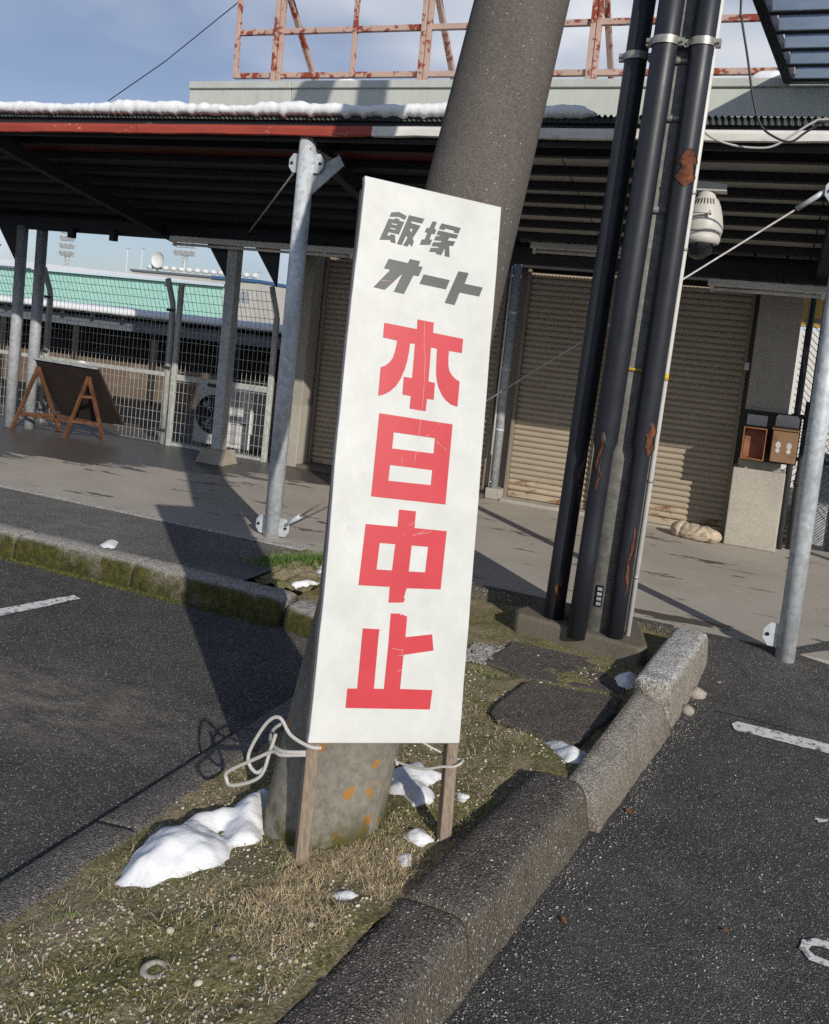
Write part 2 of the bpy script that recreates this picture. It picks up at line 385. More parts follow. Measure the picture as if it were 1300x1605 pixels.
M['sheet_dark'] = m_paint('sheet_dark', (.035, .037, .042), (.1, .09, .08), (.66, .8), 5, .6)
M['sheet_red'] = m_paint('sheet_red', (.085, .012, .010), (.04, .02, .02), (.62, .8), 5, .6)
M['sheet_grey'] = m_paint('sheet_grey', (.40, .39, .375), (.12, .11, .1), (.62, .8), 5, .6)
M['corrugated'] = m_paint('corrugated_green', (.028, .038, .034), (.12, .12, .1), (.62, .75), 9, .5)
M['light_body'] = m_paint('light_body', (.80, .77, .70), (.35, .32, .28), (.62, .75), 8, .45, (.5, 2, 2))
M['tube'] = plain('tube', (.6, .6, .58), .3)
# building
M['wall'] = m_concrete('wall_render', (.40, .37, .315), 1.6, (.17, .15, .12), .15, (.5, .85))
M['wall_plinth'] = m_concrete('wall_plinth', (.47, .435, .365), 2.2, (.26, .23, .18), .2)
M['jamb'] = m_paint('jamb', (.26, .215, .17), (.14, .10, .07), (.6, .75), 8, .5, (2, 2, .4))
M['slat'] = m_paint('slat_beige', (.395, .33, .245), (.29, .23, .16), (.60, .80), 5, .5, (.6, 1, 1.5), .08)
M['slat_rusty'] = m_paint('slat_rusty', (.46, .38, .27), (.20, .09, .035), (.52, .62), 7, .6, (.7, 1, 1.5), .1)
M['parapet'] = m_paint('parapet_panel', (.56, .58, .52), (.44, .44, .38), (.55, .8), 3, .5, (3, 1, .6), .05)
M['flash'] = plain('parapet_cap', (.52, .54, .49), .5, 0, .08)
M['frame_rust'] = m_paint('billboard_paint', (.52, .37, .31), (.27, .055, .028), (.52, .56), 6.0, .7, (1.2, 1.2, 1.2), .08)
M['dark_frame'] = m_paint('dark_frame', (.022, .026, .034), (.22, .2, .17), (.68, .74), 9, .5)
m = NT('poly_panel', .35, 0, .4); pc = m.mix(m.ramp(m.noise(3, 4), .3, .7), (.62, .71, .80), (.74, .82, .90)); m.color(pc)
tr = m.n('ShaderNodeBsdfTranslucent'); m.l(pc, tr.inputs[0]); mx = m.n('ShaderNodeMixShader'); mx.inputs[0].default_value = .75
m.l(m.b.outputs[0], mx.inputs[1]); m.l(tr.outputs[0], mx.inputs[2]); m.l(mx.outputs[0], m.t.nodes['Material Output'].inputs[0])
M['poly'] = m.mat
M['drain'] = m_paint('drain_dark', (.06, .062, .066), (.35, .35, .34), (.58, .68), 5, .5, (1.5, 1.5, .5))
M['mail_orange'] = m_paint('mail_orange', (.34, .155, .065), (.22, .08, .03), (.45, .62), 9, .65)
M['mail_in'] = m_paint('mail_inside', (.34, .15, .09), (.20, .085, .05), (.45, .62), 6, .7)
M['mail_brown'] = m_paint('mail_brown', (.27, .16, .085), (.18, .08, .03), (.55, .68), 9, .65)
M['mail_plate'] = m_paint('mail_plate', (.50, .49, .46), (.33, .3, .26), (.56, .7), 8, .5)
M['burlap'] = plain('burlap', (.50, .42, .30), .95, 0, .35, 14, 1., 45)
M['cam_white'] = plain('camera_housing', (.62, .60, .55), .45, 0, .06, 8, .03)
m = NT('camera_dome', .05, 0, .8); m.color((.012, .013, .016)); M['cam_dome'] = m.mat
M['cable_white'] = plain('cable_white', (.55, .53, .50), .5, 0, .1, 9, 0)
M['cable_dark'] = plain('cable_dark', (.045, .045, .05), .5, 0, .1, 9, 0)
M['rod'] = m_galv('brace_rod', (.48, .46, .45), .5, .3)
M['rod_rust'] = m_paint('rod_pinkish', (.52, .36, .27), (.6, .58, .55), (.5, .6), 20, .6)
# sign
m = NT('board_white', .42, 0, .4)
v = m.vec((1, 1, 1))
a = m.mix(m.ramp(m.noise(7, 7, .65, v), .36, .75), (.60, .61, .575), (.72, .73, .695))
a = m.mix(m.math('MULTIPLY', m.ramp(m.noise(26, 8, .75), .63, .76), .6), a, (.44, .43, .38))
a = m.mix(m.math('MULTIPLY', m.ramp(m.noise(70, 5, .7), .72, .78), .8), a, (.30, .29, .26))
m.color(a); m.bump(m.noise(5, 3), .25, .012); m.bump(m.noise(60, 4), .06, .003); M['board'] = m.mat
M['board_edge'] = plain('board_edge', (.48, .49, .50), .5, 0, .2, 20, .1)
m = NT('ink_red', .38, 0, .4); a = m.mix(m.ramp(m.noise(8, 6, .6), .3, .7), (.56, .038, .050), (.62, .052, .066)); m.color(m.mix(m.math('MULTIPLY', m.ramp(m.noise(90, 4), .73, .77), .5), a, (.7, .45, .42))); M['ink_red'] = m.mat
m = NT('ink_grey', .38, 0, .4); m.color(m.mix(m.ramp(m.noise(9, 6, .6), .3, .7), (.085, .088, .086), (.115, .118, .115))); M['ink_grey'] = m.mat
M['scratch'] = plain('scratch', (.66, .36, .34), .6, 0, .1, 20, 0)
m = NT('weathered_wood', .85, 0, .25); g = m.noise(6, 6, .7, m.vec((22, 22, 1.3)))
m.color(m.mix(m.ramp(g, .3, .7), (.165, .125, .09), (.36, .29, .22))); m.bump(g, .4, .004); M['wood'] = m.mat
m = NT('rope', .85, 0, .2); w_ = m.n('ShaderNodeTexWave'); w_.inputs['Scale'].default_value = 90; w_.inputs['Distortion'].default_value = 1.; m.l(m.vec((1, 1, 1), (.4, .6, .3)), w_.inputs['Vector'])
m.color(m.mix(w_.outputs[1], (.50, .48, .44), (.74, .72, .67))); m.bump(w_.outputs[1], .6, .003); M['rope'] = m.mat
m = NT('road_paint', .7, 0, .3)
f = m.math('MAXIMUM', m.ramp(m.noise(42, 7, .75), .53, .60), m.ramp(m.noise(9, 8, .8), .56, .62))
m.color(m.mix(f, (.78, .78, .76), (.10, .095, .088))); m.bump(m.noise(120, 4), .5, .004); M['paint'] = m.mat
M['rust_wood'] = m_paint('rusty_orange', (.16, .068, .03), (.075, .03, .016), (.45, .62), 9, .8, (2, 2, .8))
M['rust_panel'] = m_paint('rusty_panel', (.020, .013, .011), (.040, .02, .013), (.5, .7), 4, .85)
# yard behind the fence
M['ac'] = plain('unit_ivory', (.74, .73, .70), .5, 0, .08, 6, .03, dirt=(.3, .29, .26), dirt_amt=(.6, .85))
M['ac_dark'] = plain('unit_grille', (.02, .02, .023), .5)
M['shed_dark'] = plain('shed_dark', (.03, .027, .024), .8)
M['shed_brown'] = m_paint('shed_brown', (.17, .12, .085), (.24, .2, .16), (.5, .65), 3, .8)
M['shed_beam'] = plain('shed_beam', (.16, .18, .205), .5, .1)
M['mint'] = m_paint('mint_wall', (.42, .74, .64), (.47, .77, .68), (.5, .7), .5, .5)
M['white_bldg'] = plain('far_cladding', (.55, .54, .49), .7, 0, .06, .4, 0)
M['blue_trim'] = plain('blue_trim', (.05, .14, .30), .5)
M['far_white'] = plain('far_white', (.72, .72, .70), .6, 0, .05, 2, 0)
M['far_steel'] = plain('far_steel', (.50, .51, .50), .5, .1, .1, 2, 0)
M['hill'] = plain('hill', (.035, .05, .06), .95, 0, .3, .02, 0)
M['yellow_wall'] = plain('yellow_wall', (.50, .34, .10), .6, 0, .1, 3)
M['leaf'] = plain('dead_leaf', (.30, .12, .045), .8, 0, .4, 40, 0)
# ---- traced outlines, metres (board coordinates u,v; ground x,y)
GLYPHS= [('k',[[[[0.09,1.4889],[0.1138,1.4952],[0.1384,1.4879],[0.1341,1.475],[0.1139,1.4809],[0.0865,1.475]]],[[[0.0846,1.4693],[0.101,1.4695],[0.103,1.4743],[0.117,1.4743],[0.1163,1.4694],[0.1329,1.4687],[0.1197,1.4281],[0.0883,1.429],[0.0842,1.4181],[0.0932,1.4191],[0.0941,1.424],[0.1078,1.4242],[0.112,1.4001],[0.0974,1.4001],[0.095,1.4067],[0.0624,1.4007]],[[0.0954,1.4579],[0.1125,1.4579],[0.111,1.4542],[0.0946,1.4539]],[[0.092,1.4435],[0.109,1.4434],[0.1076,1.4396],[0.0911,1.4397]]],[[[0.1454,1.4924],[0.194,1.4912],[0.188,1.4755],[0.1562,1.476],[0.1537,1.4701],[0.1844,1.4675],[0.163,1.4247],[0.1676,1.4155],[0.1624,1.3983],[0.1554,1.4076],[0.1496,1.3975],[0.1354,1.3983],[0.147,1.4238],[0.1427,1.4301],[0.1317,1.3987],[0.1164,1.3986]],[[0.1502,1.4529],[0.1609,1.4534],[0.1568,1.4414]]]]),('k',[[[[0.2205,1.4897],[0.2344,1.4896],[0.2275,1.4682],[0.2346,1.466],[0.2303,1.4512],[0.2203,1.451],[0.2163,1.4327],[0.2238,1.433],[0.2197,1.4169],[0.1866,1.4102],[0.1912,1.4276],[0.2004,1.4294],[0.207,1.4519],[0.1983,1.4513],[0.2038,1.4663],[0.2125,1.4669]]],[[[0.249,1.489],[0.3118,1.4875],[0.3063,1.4693],[0.2909,1.4691],[0.2917,1.4748],[0.2628,1.4761],[0.2596,1.47],[0.2424,1.4713]]],[[[0.2416,1.4657],[0.3054,1.4648],[0.3014,1.4524],[0.2772,1.4511],[0.2743,1.4408],[0.2977,1.4431],[0.2927,1.4281],[0.2795,1.4261],[0.2839,1.3918],[0.268,1.3917],[0.2667,1.4132],[0.2654,1.4136],[0.2572,1.3926],[0.2394,1.3934],[0.2396,1.3982],[0.2179,1.3957],[0.2224,1.408],[0.2453,1.412],[0.2468,1.4165],[0.2237,1.4137],[0.2282,1.4266],[0.2518,1.4308],[0.2532,1.4359],[0.2295,1.4329],[0.2345,1.4466],[0.2531,1.4504],[0.2365,1.4525]]]]),('k',[[[[0.0958,1.3501],[0.1559,1.3486],[0.1603,1.3618],[0.1927,1.3612],[0.189,1.3456],[0.2024,1.3465],[0.1926,1.3161],[0.1761,1.3157],[0.1522,1.2552],[0.1203,1.2562],[0.1417,1.3139],[0.0933,1.257],[0.058,1.2586],[0.1039,1.319],[0.0844,1.3194]]]]),('k',[[[[0.2073,1.3243],[0.2911,1.3225],[0.2815,1.2925],[0.1967,1.2941]]]]),('k',[[[[0.3162,1.3543],[0.3497,1.3553],[0.3394,1.3203],[0.3993,1.3195],[0.3898,1.2903],[0.3257,1.2908],[0.3131,1.2503],[0.2808,1.2515]]]]),('r',[[[[0.1009,1.1611],[0.2021,1.159],[0.2007,1.1879],[0.2523,1.1871],[0.2528,1.1563],[0.3494,1.1535],[0.3489,1.1107],[0.3074,1.1109],[0.3075,1.0889],[0.3094,1.0671],[0.3138,1.0524],[0.3231,1.0406],[0.3333,1.0322],[0.3494,1.0246],[0.349,0.9499],[0.3286,0.9538],[0.3101,0.9644],[0.2958,0.9798],[0.2835,0.9999],[0.2761,1.0228],[0.2725,1.0441],[0.2706,1.0767],[0.2693,1.1116],[0.2503,1.1126],[0.2516,1.0117],[0.2721,1.0102],[0.2725,0.9604],[0.2518,0.9604],[0.2506,0.924],[0.201,0.9254],[0.2014,0.9615],[0.1755,0.9628],[0.1744,1.0142],[0.2004,1.0145],[0.2,1.1149],[0.1846,1.114],[0.184,1.0917],[0.181,1.0631],[0.1756,1.0363],[0.166,1.007],[0.1536,0.9838],[0.1374,0.9665],[0.1207,0.9557],[0.1036,0.9491],[0.1027,1.0319],[0.1159,1.0382],[0.1282,1.0497],[0.1368,1.065],[0.1415,1.0851],[0.1439,1.1028],[0.1442,1.1158],[0.1013,1.118]]]]),('r',[[[[0.1116,0.9004],[0.3383,0.8966],[0.3368,0.6632],[0.1105,0.6651]],[[0.1598,0.8517],[0.287,0.85],[0.2868,0.8053],[0.1594,0.8053]],[[0.1578,0.7582],[0.287,0.7572],[0.2867,0.714],[0.1572,0.7134]]]]),('r',[[[[0.1968,0.6361],[0.2481,0.6358],[0.2483,0.5886],[0.3478,0.5879],[0.3436,0.4226],[0.2406,0.4197],[0.2344,0.3937],[0.2378,0.3896],[0.2356,0.3808],[0.2205,0.3789],[0.1904,0.3773],[0.1901,0.4203],[0.0984,0.4195],[0.1025,0.5876],[0.1968,0.5875]],[[0.1485,0.5388],[0.1952,0.5387],[0.1922,0.4659],[0.1465,0.4654]],[[0.2442,0.539],[0.2945,0.5391],[0.2923,0.4671],[0.2423,0.4664]]]]),('r',[[[[0.2002,0.3483],[0.2279,0.3492],[0.2309,0.3434],[0.2342,0.3481],[0.2408,0.3446],[0.2492,0.3427],[0.2497,0.2856],[0.3293,0.2969],[0.3373,0.2523],[0.2486,0.2371],[0.2471,0.1453],[0.344,0.1444],[0.3413,0.0913],[0.0949,0.0921],[0.0949,0.1431],[0.1228,0.1437],[0.1226,0.3043],[0.1714,0.3038],[0.1703,0.2879],[0.1707,0.1443],[0.1998,0.1443],[0.2011,0.2689]]]])]
SCRATCH= [[[0.2234, 1.1856], [0.2271, 1.1203], [0.2346, 1.0777], [0.2388, 0.9958], [0.2397, 0.9247]], [[0.238, 0.898], [0.2355, 0.8518]], [[0.2328, 0.8039], [0.2295, 0.7719]], [[0.1915, 0.7834], [0.1921, 0.76]], [[0.2911, 0.8425], [0.3097, 0.8287]], [[0.3164, 0.8254], [0.3256, 0.8205]], [[0.2601, 0.8528], [0.269, 0.8591]], [[0.2306, 0.5937], [0.2473, 0.6062]], [[0.244, 0.5661], [0.2876, 0.5874]], [[0.2614, 0.5719], [0.2968, 0.5804], [0.2984, 0.5883]], [[0.2136, 0.2535], [0.2412, 0.25], [0.2447, 0.2524]], [[0.2436, 0.2501], [0.2437, 0.2365]], [[0.2339, 0.235], [0.2499, 0.2367]], [[0.2343, 0.1933], [0.2483, 0.1971]], [[0.0811, 1.2822], [0.11, 1.2854]], [[0.2172, 0.565], [0.2187, 0.5695]]]
SNOW0 = [[-1.338, 1.767], [-1.366, 1.875], [-1.382, 1.935], [-1.377, 2.011], [-1.362, 2.079], [-1.325, 2.134], [-1.278, 2.152], [-1.275, 2.208], [-1.276, 2.28], [-1.255, 2.338], [-1.188, 2.15], [-1.144, 2.052], [-1.168, 2.026], [-1.198, 2.032], [-1.225, 2.081], [-1.25, 2.103], [-1.276, 2.095], [-1.289, 2.037], [-1.248, 2.03], [-1.197, 1.991], [-1.15, 1.913], [-1.187, 1.865], [-1.214, 1.874], [-1.256, 1.839], [-1.262, 1.783]]
SNOW1 = [[-0.973, 2.599], [-0.932, 2.661], [-0.899, 2.693], [-0.866, 2.655], [-0.805, 2.661], [-0.823, 2.611], [-0.838, 2.564], [-0.781, 2.477], [-0.816, 2.429], [-0.86, 2.486], [-0.925, 2.498]]
SNOW2 = [[-0.786, 2.27], [-0.766, 2.328], [-0.708, 2.282], [-0.721, 2.238], [-0.756, 2.252]]
SNOW3 = [[-0.764, 2.166], [-0.745, 2.202], [-0.709, 2.143], [-0.728, 2.118]]
SNOW4 = [[-0.729, 2.546], [-0.679, 2.543], [-0.691, 2.483]]
SNOW5 = [[-0.834, 1.892], [-0.8, 1.923], [-0.754, 1.906], [-0.768, 1.876], [-0.803, 1.877]]
SNOW6 = [[-1.011, 1.914], [-1.001, 1.945], [-0.973, 1.944], [-0.977, 1.913], [-0.994, 1.898]]
SNOW7 = [[-0.898, 1.86], [-0.895, 1.887], [-0.875, 1.879], [-0.877, 1.855]]
SNOW8 = [[-1.409, 1.551], [-1.407, 1.565], [-1.387, 1.563], [-1.39, 1.549]]
SNOW9 = [[-0.583, 3.147], [-0.519, 3.149], [-0.479, 3.123], [-0.443, 3.195], [-0.443, 3.012], [-0.488, 3.004], [-0.533, 3.074]]
SNOW10 = [[-0.462, 3.981], [-0.426, 4.063], [-0.393, 4.069], [-0.387, 3.93], [-0.428, 3.891]]
SNOW11 = [[-3.383, 3.996], [-3.425, 4.119], [-3.394, 4.152], [-3.312, 4.029], [-3.318, 3.943]]
SNOW12 = [[-2.247, 4.161], [-2.201, 4.269], [-2.143, 4.306], [-2.141, 4.195], [-2.206, 4.136]]
SNOW13 = [[-2.273, 4.551], [-2.258, 4.602], [-2.194, 4.48], [-2.216, 4.46]]
LINE0 = [[-3.242, 3.174], [-3.189, 3.359], [-3.137, 3.541], [-3.076, 3.524], [-3.112, 3.322], [-3.148, 3.085]]
LINE1 = [[0.035, 3.971], [0.056, 4.016], [0.417, 4.008], [0.411, 3.898], [0.05, 3.915]]
LINE2o = [[0.261, 2.512], [0.271, 2.552], [0.304, 2.577], [0.339, 2.583], [0.384, 2.569], [0.395, 2.513], [0.369, 2.458], [0.332, 2.466], [0.284, 2.47]]
LINE2i = [[0.282, 2.516], [0.297, 2.542], [0.337, 2.547], [0.369, 2.533], [0.367, 2.496], [0.334, 2.496], [0.3, 2.498]]
LINE3 = [[0.334, 3.3], [0.358, 3.302], [0.379, 3.32], [0.377, 3.291], [0.344, 3.27]]
CABLE1 = [[-0.353, 4.5, 3.207], [-0.339, 4.5, 3.12], [-0.291, 4.5, 2.945], [-0.246, 4.5, 2.77], [-0.196, 4.5, 2.639], [-0.125, 4.5, 2.582], [-0.054, 4.5, 2.563], [0.001, 4.5, 2.604], [0.057, 4.5, 2.642], [0.095, 4.5, 2.657]]
CABLE2 = [[-0.474, 4.6, 2.661], [-0.416, 4.6, 2.601], [-0.308, 4.6, 2.564], [-0.192, 4.6, 2.554], [-0.123, 4.6, 2.567], [-0.046, 4.6, 2.622], [0.03, 4.6, 2.676], [0.096, 4.6, 2.691]]
SNOW0 = [[-1.342, 1.77], [-1.268, 1.785], [-1.251, 1.822], [-1.196, 1.869], [-1.165, 1.912], [-1.185, 1.976], [-1.24, 2.026], [-1.297, 2.045], [-1.282, 2.085], [-1.258, 2.139], [-1.23, 2.077], [-1.184, 2.029], [-1.145, 2.067], [-1.213, 2.221], [-1.224, 2.281], [-1.258, 2.312], [-1.288, 2.239], [-1.268, 2.167], [-1.313, 2.146], [-1.355, 2.087], [-1.365, 2.021], [-1.392, 1.958], [-1.377, 1.878]]
# ================================================================ SETTING
def soil_z(x, y):
    t = min(1, max(0, (x + 1.45) / .80)) * (1 - .55 * min(1, max(0, (y - 2.85) / .35))); return .045 + (.075 + .056 * min(1, max(0, (2.12 - y) / .30))) * t + .012 * fbm(x * 5, y * 5) + .005 * fbm(x * 22, y * 22, 3)
b = MB(); b.add([(-400, -60, 0), (400, -60, 0), (400, 500, 0), (-400, 500, 0)], [(0, 1, 2, 3)])
tag(b.build('ground', M['asphalt']), 'dark parking asphalt with pale stone flecks', kind='structure')
# asphalt apron rising to the level of the covered walk at the open end
b = MB(); nx, ny = 26, 18
vs = []
for j in range(ny + 1):
    for i in range(nx + 1):
        x = -.17 + i * .16; y1 = 4.90 + min(1.6, max(0, x - .25) * 1.5); y = 4.08 + (y1 - 4.08) * j / ny; t = j / ny
        vs.append((x, y, .003 + .103 * (t * t * (3 - 2 * t)) ** 1.3 + .004 * fbm(x * 3, y * 3)))
b.add(vs, [(j*(nx+1)+i, j*(nx+1)+i+1, (j+1)*(nx+1)+i+1, (j+1)*(nx+1)+i) for j in range(ny) for i in range(nx)], 0, True)
tag(b.build('asphalt_apron', M['asphalt'], recalc=False), 'asphalt ramp up to the covered walk', kind='structure')
b = MB(); b.box(-30, 8, 4.88, 7.95, -.2, .100)
tag(b.build('walk_floor', M['walk']), 'grey concrete floor under the canopy, wet along the fence', kind='structure')
b = MB(); b.box(-30, -4.5, 7.952, 60, -.2, .03)
tag(b.build('yard_ground', M['concrete_dark']), 'dark yard ground behind the fence', kind='structure')
# thin pale mortar lip between strip and walk, and the asphalt strip itself
b = MB()
N = 60
vs = []; fs = []
for i in range(N + 1):
    x = -9 + (9 - 2.42) * i / N; e = .012 * fbm(x * 4, 1.3)
    vs += [(x, 3.975 + .018 * math.sin(x * 1.3), .128 + .004 * fbm(x * 3, 4)), (x, 4.45, .118 + .008 * fbm(x * 2.3, 7)), (x, 4.79 + e, .112), (x, 4.86, .108)]
for i in range(N):
    for j in range(3): fs.append((4*i + j, 4*i + 4 + j, 4*i + 5 + j, 4*i + 1 + j))
b.add(vs, fs, 0, True)
tag(b.build('asphalt_strip', M['asphalt_strip'], recalc=False), 'rough asphalt strip between kerb and covered walk', kind='structure')
b = MB(); b.box(-9, -2.36, 4.805, 4.8795, .02, .1185)
tag(b.build('edge_strip', M['kerb_salt'], bevel=.01), 'speckled concrete edge of the covered walk', kind='structure')
b = MB(); b.box(-2.36, -.30, 4.80, 4.8795, 0, .118)
tag(b.build('walk_edge', M['kerb'], bevel=.012), 'dark edge of the walk behind the planting bed', kind='structure')

# ---- kerbs
kerb = thing('kerb', (0, 0, 0), 'low kerb stones round the planting bed and along the walk', kind='structure')
def kerb_loft(secs_fn, t0, t1, mt, n=44, rough=.005):
    secs = []
    for i in range(n + 1):
        t = t0 + (t1 - t0) * i / n; q = []
        for j, p in enumerate(secs_fn(t)):
            d = rough * noise.noise(Vector(p) * 9) + rough * .6 * noise.noise(Vector(p) * 27) + rough * .5 * noise.noise(Vector(p) * 70) - (.012 * max(0, noise.noise(Vector((p[0] * 13, p[1] * 13, 7 + j * .2))) - .35) if p[2] > .1 else 0)
            e = .008 if (i in (0, n)) else 0.
            q.append((p[0] + d, p[1], p[2] + d - (e if p[2] > .05 else 0)))
        secs.append(q)
    b = MB(); b.loft(secs, 0, True); return b.build('kerb_stone', mt, kerb)
def sec_right(y):      # rounded block beside the parking lane
    xb = -.478 + (y - 1.813) * .143; xi = xb - .205
    pts = [(xi, y, -.05), (xi, y, .10), (xi + .003, y, .150), (xi + .012, y, .161), (xi + .05, y, .165), (xi + .10, y, .166), (xi + .140, y, .163), (xi + .158, y, .156), (xi + .172, y, .142), (xi + .180, y, .122), (xi + .190, y, .07), (xb - .004, y, .02), (xb, y, -.05)]
    return pts
kerb_loft(sec_right, .55, 1.25, M['kerb'])
kerb_loft(sec_right, 1.258, 1.942, M['kerb'])
kerb_loft(sec_right, 1.955, 2.765, M['kerb'])
def lerp(a, c, t): return a + (c - a) * t
def sec_c(y):          # splayed block
    t = (y - 2.79) / (3.72 - 2.79)
    xi, xt, xb = lerp(-.452, -.352, t), lerp(-.345, -.232, t), lerp(-.318, -.190, t); zt = lerp(.132, .155, t); zo = lerp(.092, .118, t)
    return [(xi, y, -.05), (xi, y, zt - .02), (xi + .012, y, zt), (lerp(xi, xt, .35), y, lerp(zt, zo, .22)), (lerp(xi, xt, .7), y, lerp(zt, zo, .62)), (xt, y, zo), (lerp(xt, xb, .5), y, zo * .62), (xb, y, .02), (xb, y, -.05)]
kerb_loft(sec_c, 2.785, 3.70, M['kerb_grey'])
def sec_d(y):
    t = (y - 3.71) / (4.57 - 3.71); xi, xo = lerp(-.362, -.282, t), lerp(-.205, -.112, t); h = .205
    return [(xi, y, -.05), (xi, y, h - .02), (xi + .012, y, h - .004), (xi + .03, y, h), (xo - .045, y, h), (xo - .018, y, h - .008), (xo - .004, y, h - .03), (xo + .006, y, .02), (xo + .008, y, -.05)]
kerb_loft(sec_d, 3.71, 4.57, M['kerb_salt'])
def sec_left(y0):
    def f(x):
        yy = y0 + .018 * math.sin(x * 1.3)
        return [(x, yy, -.05), (x, yy + .004, .04), (x, yy + .008, .095), (x, yy + .02, .122), (x, yy + .045, .137), (x, yy + .11, .14), (x, yy + .17, .136), (x, yy + .19, .12), (x, yy + .195, -.05)]
    return f
for a, c in ((-2.085, -3.005), (-3.02, -3.83), (-3.845, -4.75), (-4.765, -5.70), (-5.715, -6.65)):
    kerb_loft(sec_left(3.80), a, c, M['kerb_mossy'], rough=.006)
# lower block bending round towards the bed (behind the sign)
def sec_bend(x):
    yy = 3.80 - .30 * (x + 2.07)
    return [(x, yy, -.05), (x, yy + .004, .03), (x, yy + .008, .082), (x, yy + .02, .103), (x, yy + .05, .112), (x, yy + .13, .114), (x, yy + .19, .108), (x, yy + .205, .09), (x, yy + .21, -.05)]
kerb_loft(sec_bend, -2.062, -1.46, M['kerb_mossy'], rough=.007)
# flat wet border of the bed on the parking side
def sec_border(y):
    x0 = -1.60 - .05 * (2.6 - y) * .5; return [(x0, y, -.05), (x0, y, .025), (x0 + .012, y, .036), (x0 + .13, y, .05), (x0 + .15, y, .046), (x0 + .155, y, -.05)]
for a, c in ((.6, 1.28), (1.29, 1.98), (1.99, 2.70), (2.71, 3.45), (3.46, 3.85)):
    kerb_loft(sec_border, a, c, M['border'])

# ---- planting bed
b = MB(); nx, ny = 70, 220
vs = []
for j in range(ny + 1):
    y = .6 + (4.80 - .6) * j / ny
    xr = -.478 + (min(y, 2.76) - 1.813) * .143 - .185 if y < 2.78 else lerp(-.445, -.36, min(1, (y - 2.79) / .9)) + max(0, y - 3.7) * .09
    xl = (-1.60 - .025 * (2.6 - y) + .14) if y < 3.85 else -2.3
    for i in range(nx + 1):
        x = lerp(xl, xr, i / nx); vs.append((x, y, soil_z(x, y)))
b.add(vs, [(j*(nx+1)+i, j*(nx+1)+i+1, (j+1)*(nx+1)+i+1, (j+1)*(nx+1)+i) for j in range(ny) for i in range(nx)], 0, True)
tag(b.build('planting_bed', M['soil'], recalc=False), 'gritty mossy soil inside the kerbs', kind='structure')
b = MB(); N = 30
b.add([(-2.62 + .5*i/N*1.0, 4.09 + .75*j/N, .10 + .035*fbm(i*.3, j*.3) + .02*math.sin(math.pi*i/N)*math.sin(math.pi*j/N)) for j in range(N+1) for i in range(N+1)], [(j*(N+1)+i, j*(N+1)+i+1, (j+1)*(N+1)+i+1, (j+1)*(N+1)+i) for j in range(N) for i in range(N)], 0, True)
tag(b.build('soil_patch', M['soil'], recalc=False), 'bare soil at the end of the asphalt strip', kind='structure')
def hull_slab(name, poly, z0, z1, mt, label, cat):
    b = MB(); b.prism(poly, z0, z1); return tag(b.build(name, mt, bevel=.012, seg=3), label, cat)
hull_slab('paving_slab', [(-.835, 3.26), (-.838, 3.344), (-.795, 3.665), (-.40, 3.735), (-.40, 3.564), (-.468, 3.19), (-.58, 3.155), (-.79, 3.205)], .02, .094, M['slab'], 'worn concrete slab sunk in the bed beside the splayed kerb', 'slab')
hull_slab('paving_slab', [(-1.027, 3.80), (-.991, 4.165), (-.42, 4.165), (-.40, 3.80), (-.793, 3.73)], .02, .080, M['slab'], 'darker slab right in front of the conduit pole base', 'slab')
b = MB(); b.prism([(-1.03, 4.335), (-.40, 4.205), (-.37, 4.27), (-.46, 4.66), (-.95, 4.72), (-1.06, 4.40)], .0, .165)
tag(b.build('concrete_footing', m_concrete('base_concrete', (.17, .15, .115), 6, (.06, .05, .03)), bevel=.02, seg=3), 'mossy concrete footing under the conduit pole', 'footing')

# ---- paint on the asphalt
def mark(loops, label):
    out = []
    for lp in loops:
        q = []
        for i in range(len(lp)):
            (xa, ya), (xb, yb) = lp[i], lp[(i + 1) % len(lp)]; k = max(1, int(math.hypot(xb - xa, yb - ya) / .02))
            for j in range(k):
                x, y = lerp(xa, xb, j / k), lerp(ya, yb, j / k); q.append((x + .007 * fbm(x * 40, y * 40, 1), y + .007 * fbm(x * 40, y * 40, 6)))
        out.append(q)
    loops = out
    b = MB(); b.fill(loops, lambda x, y: (x, y, .0045)); tag(b.build('road_marking', M['paint'], recalc=False), label, kind='structure')
mark([[(-3.75, 1.18), (-3.189, 3.359), (-3.137, 3.541), (-3.076, 3.524), (-3.112, 3.322), (-3.64, 1.15)]], 'worn white bay line left of the mossy kerb')
mark([[(.035, 3.971), (.056, 4.016), (2.6, 3.96), (2.6, 3.85), (.05, 3.915)]], 'white bay line right of the kerb end')
mark([LINE2o, LINE2i], 'worn white painted digit near the picture corner')
mark([LINE3], 'fragment of white road paint')

# ---- hills
def hill(y, h, amp, seed, label):
    b = MB(); N = 90; vs = []
    for i in range(N + 1):
        x = -900 + 1500 * i / N; z = h + amp * fbm(x * .006, seed, 0, 5)
        vs += [(x, y, -5), (x, y + 60, z), (x, y + 260, -5)]
    fs = []
    for i in range(N): fs += [(3*i, 3*i+3, 3*i+4, 3*i+1), (3*i+1, 3*i+4, 3*i+5, 3*i+2)]
    b.add(vs, fs, 0, True); tag(b.build('hills', M['hill'], recalc=False), label, kind='structure')
hill(460, 19, 9, 3.3, 'blue wooded hills on the horizon')
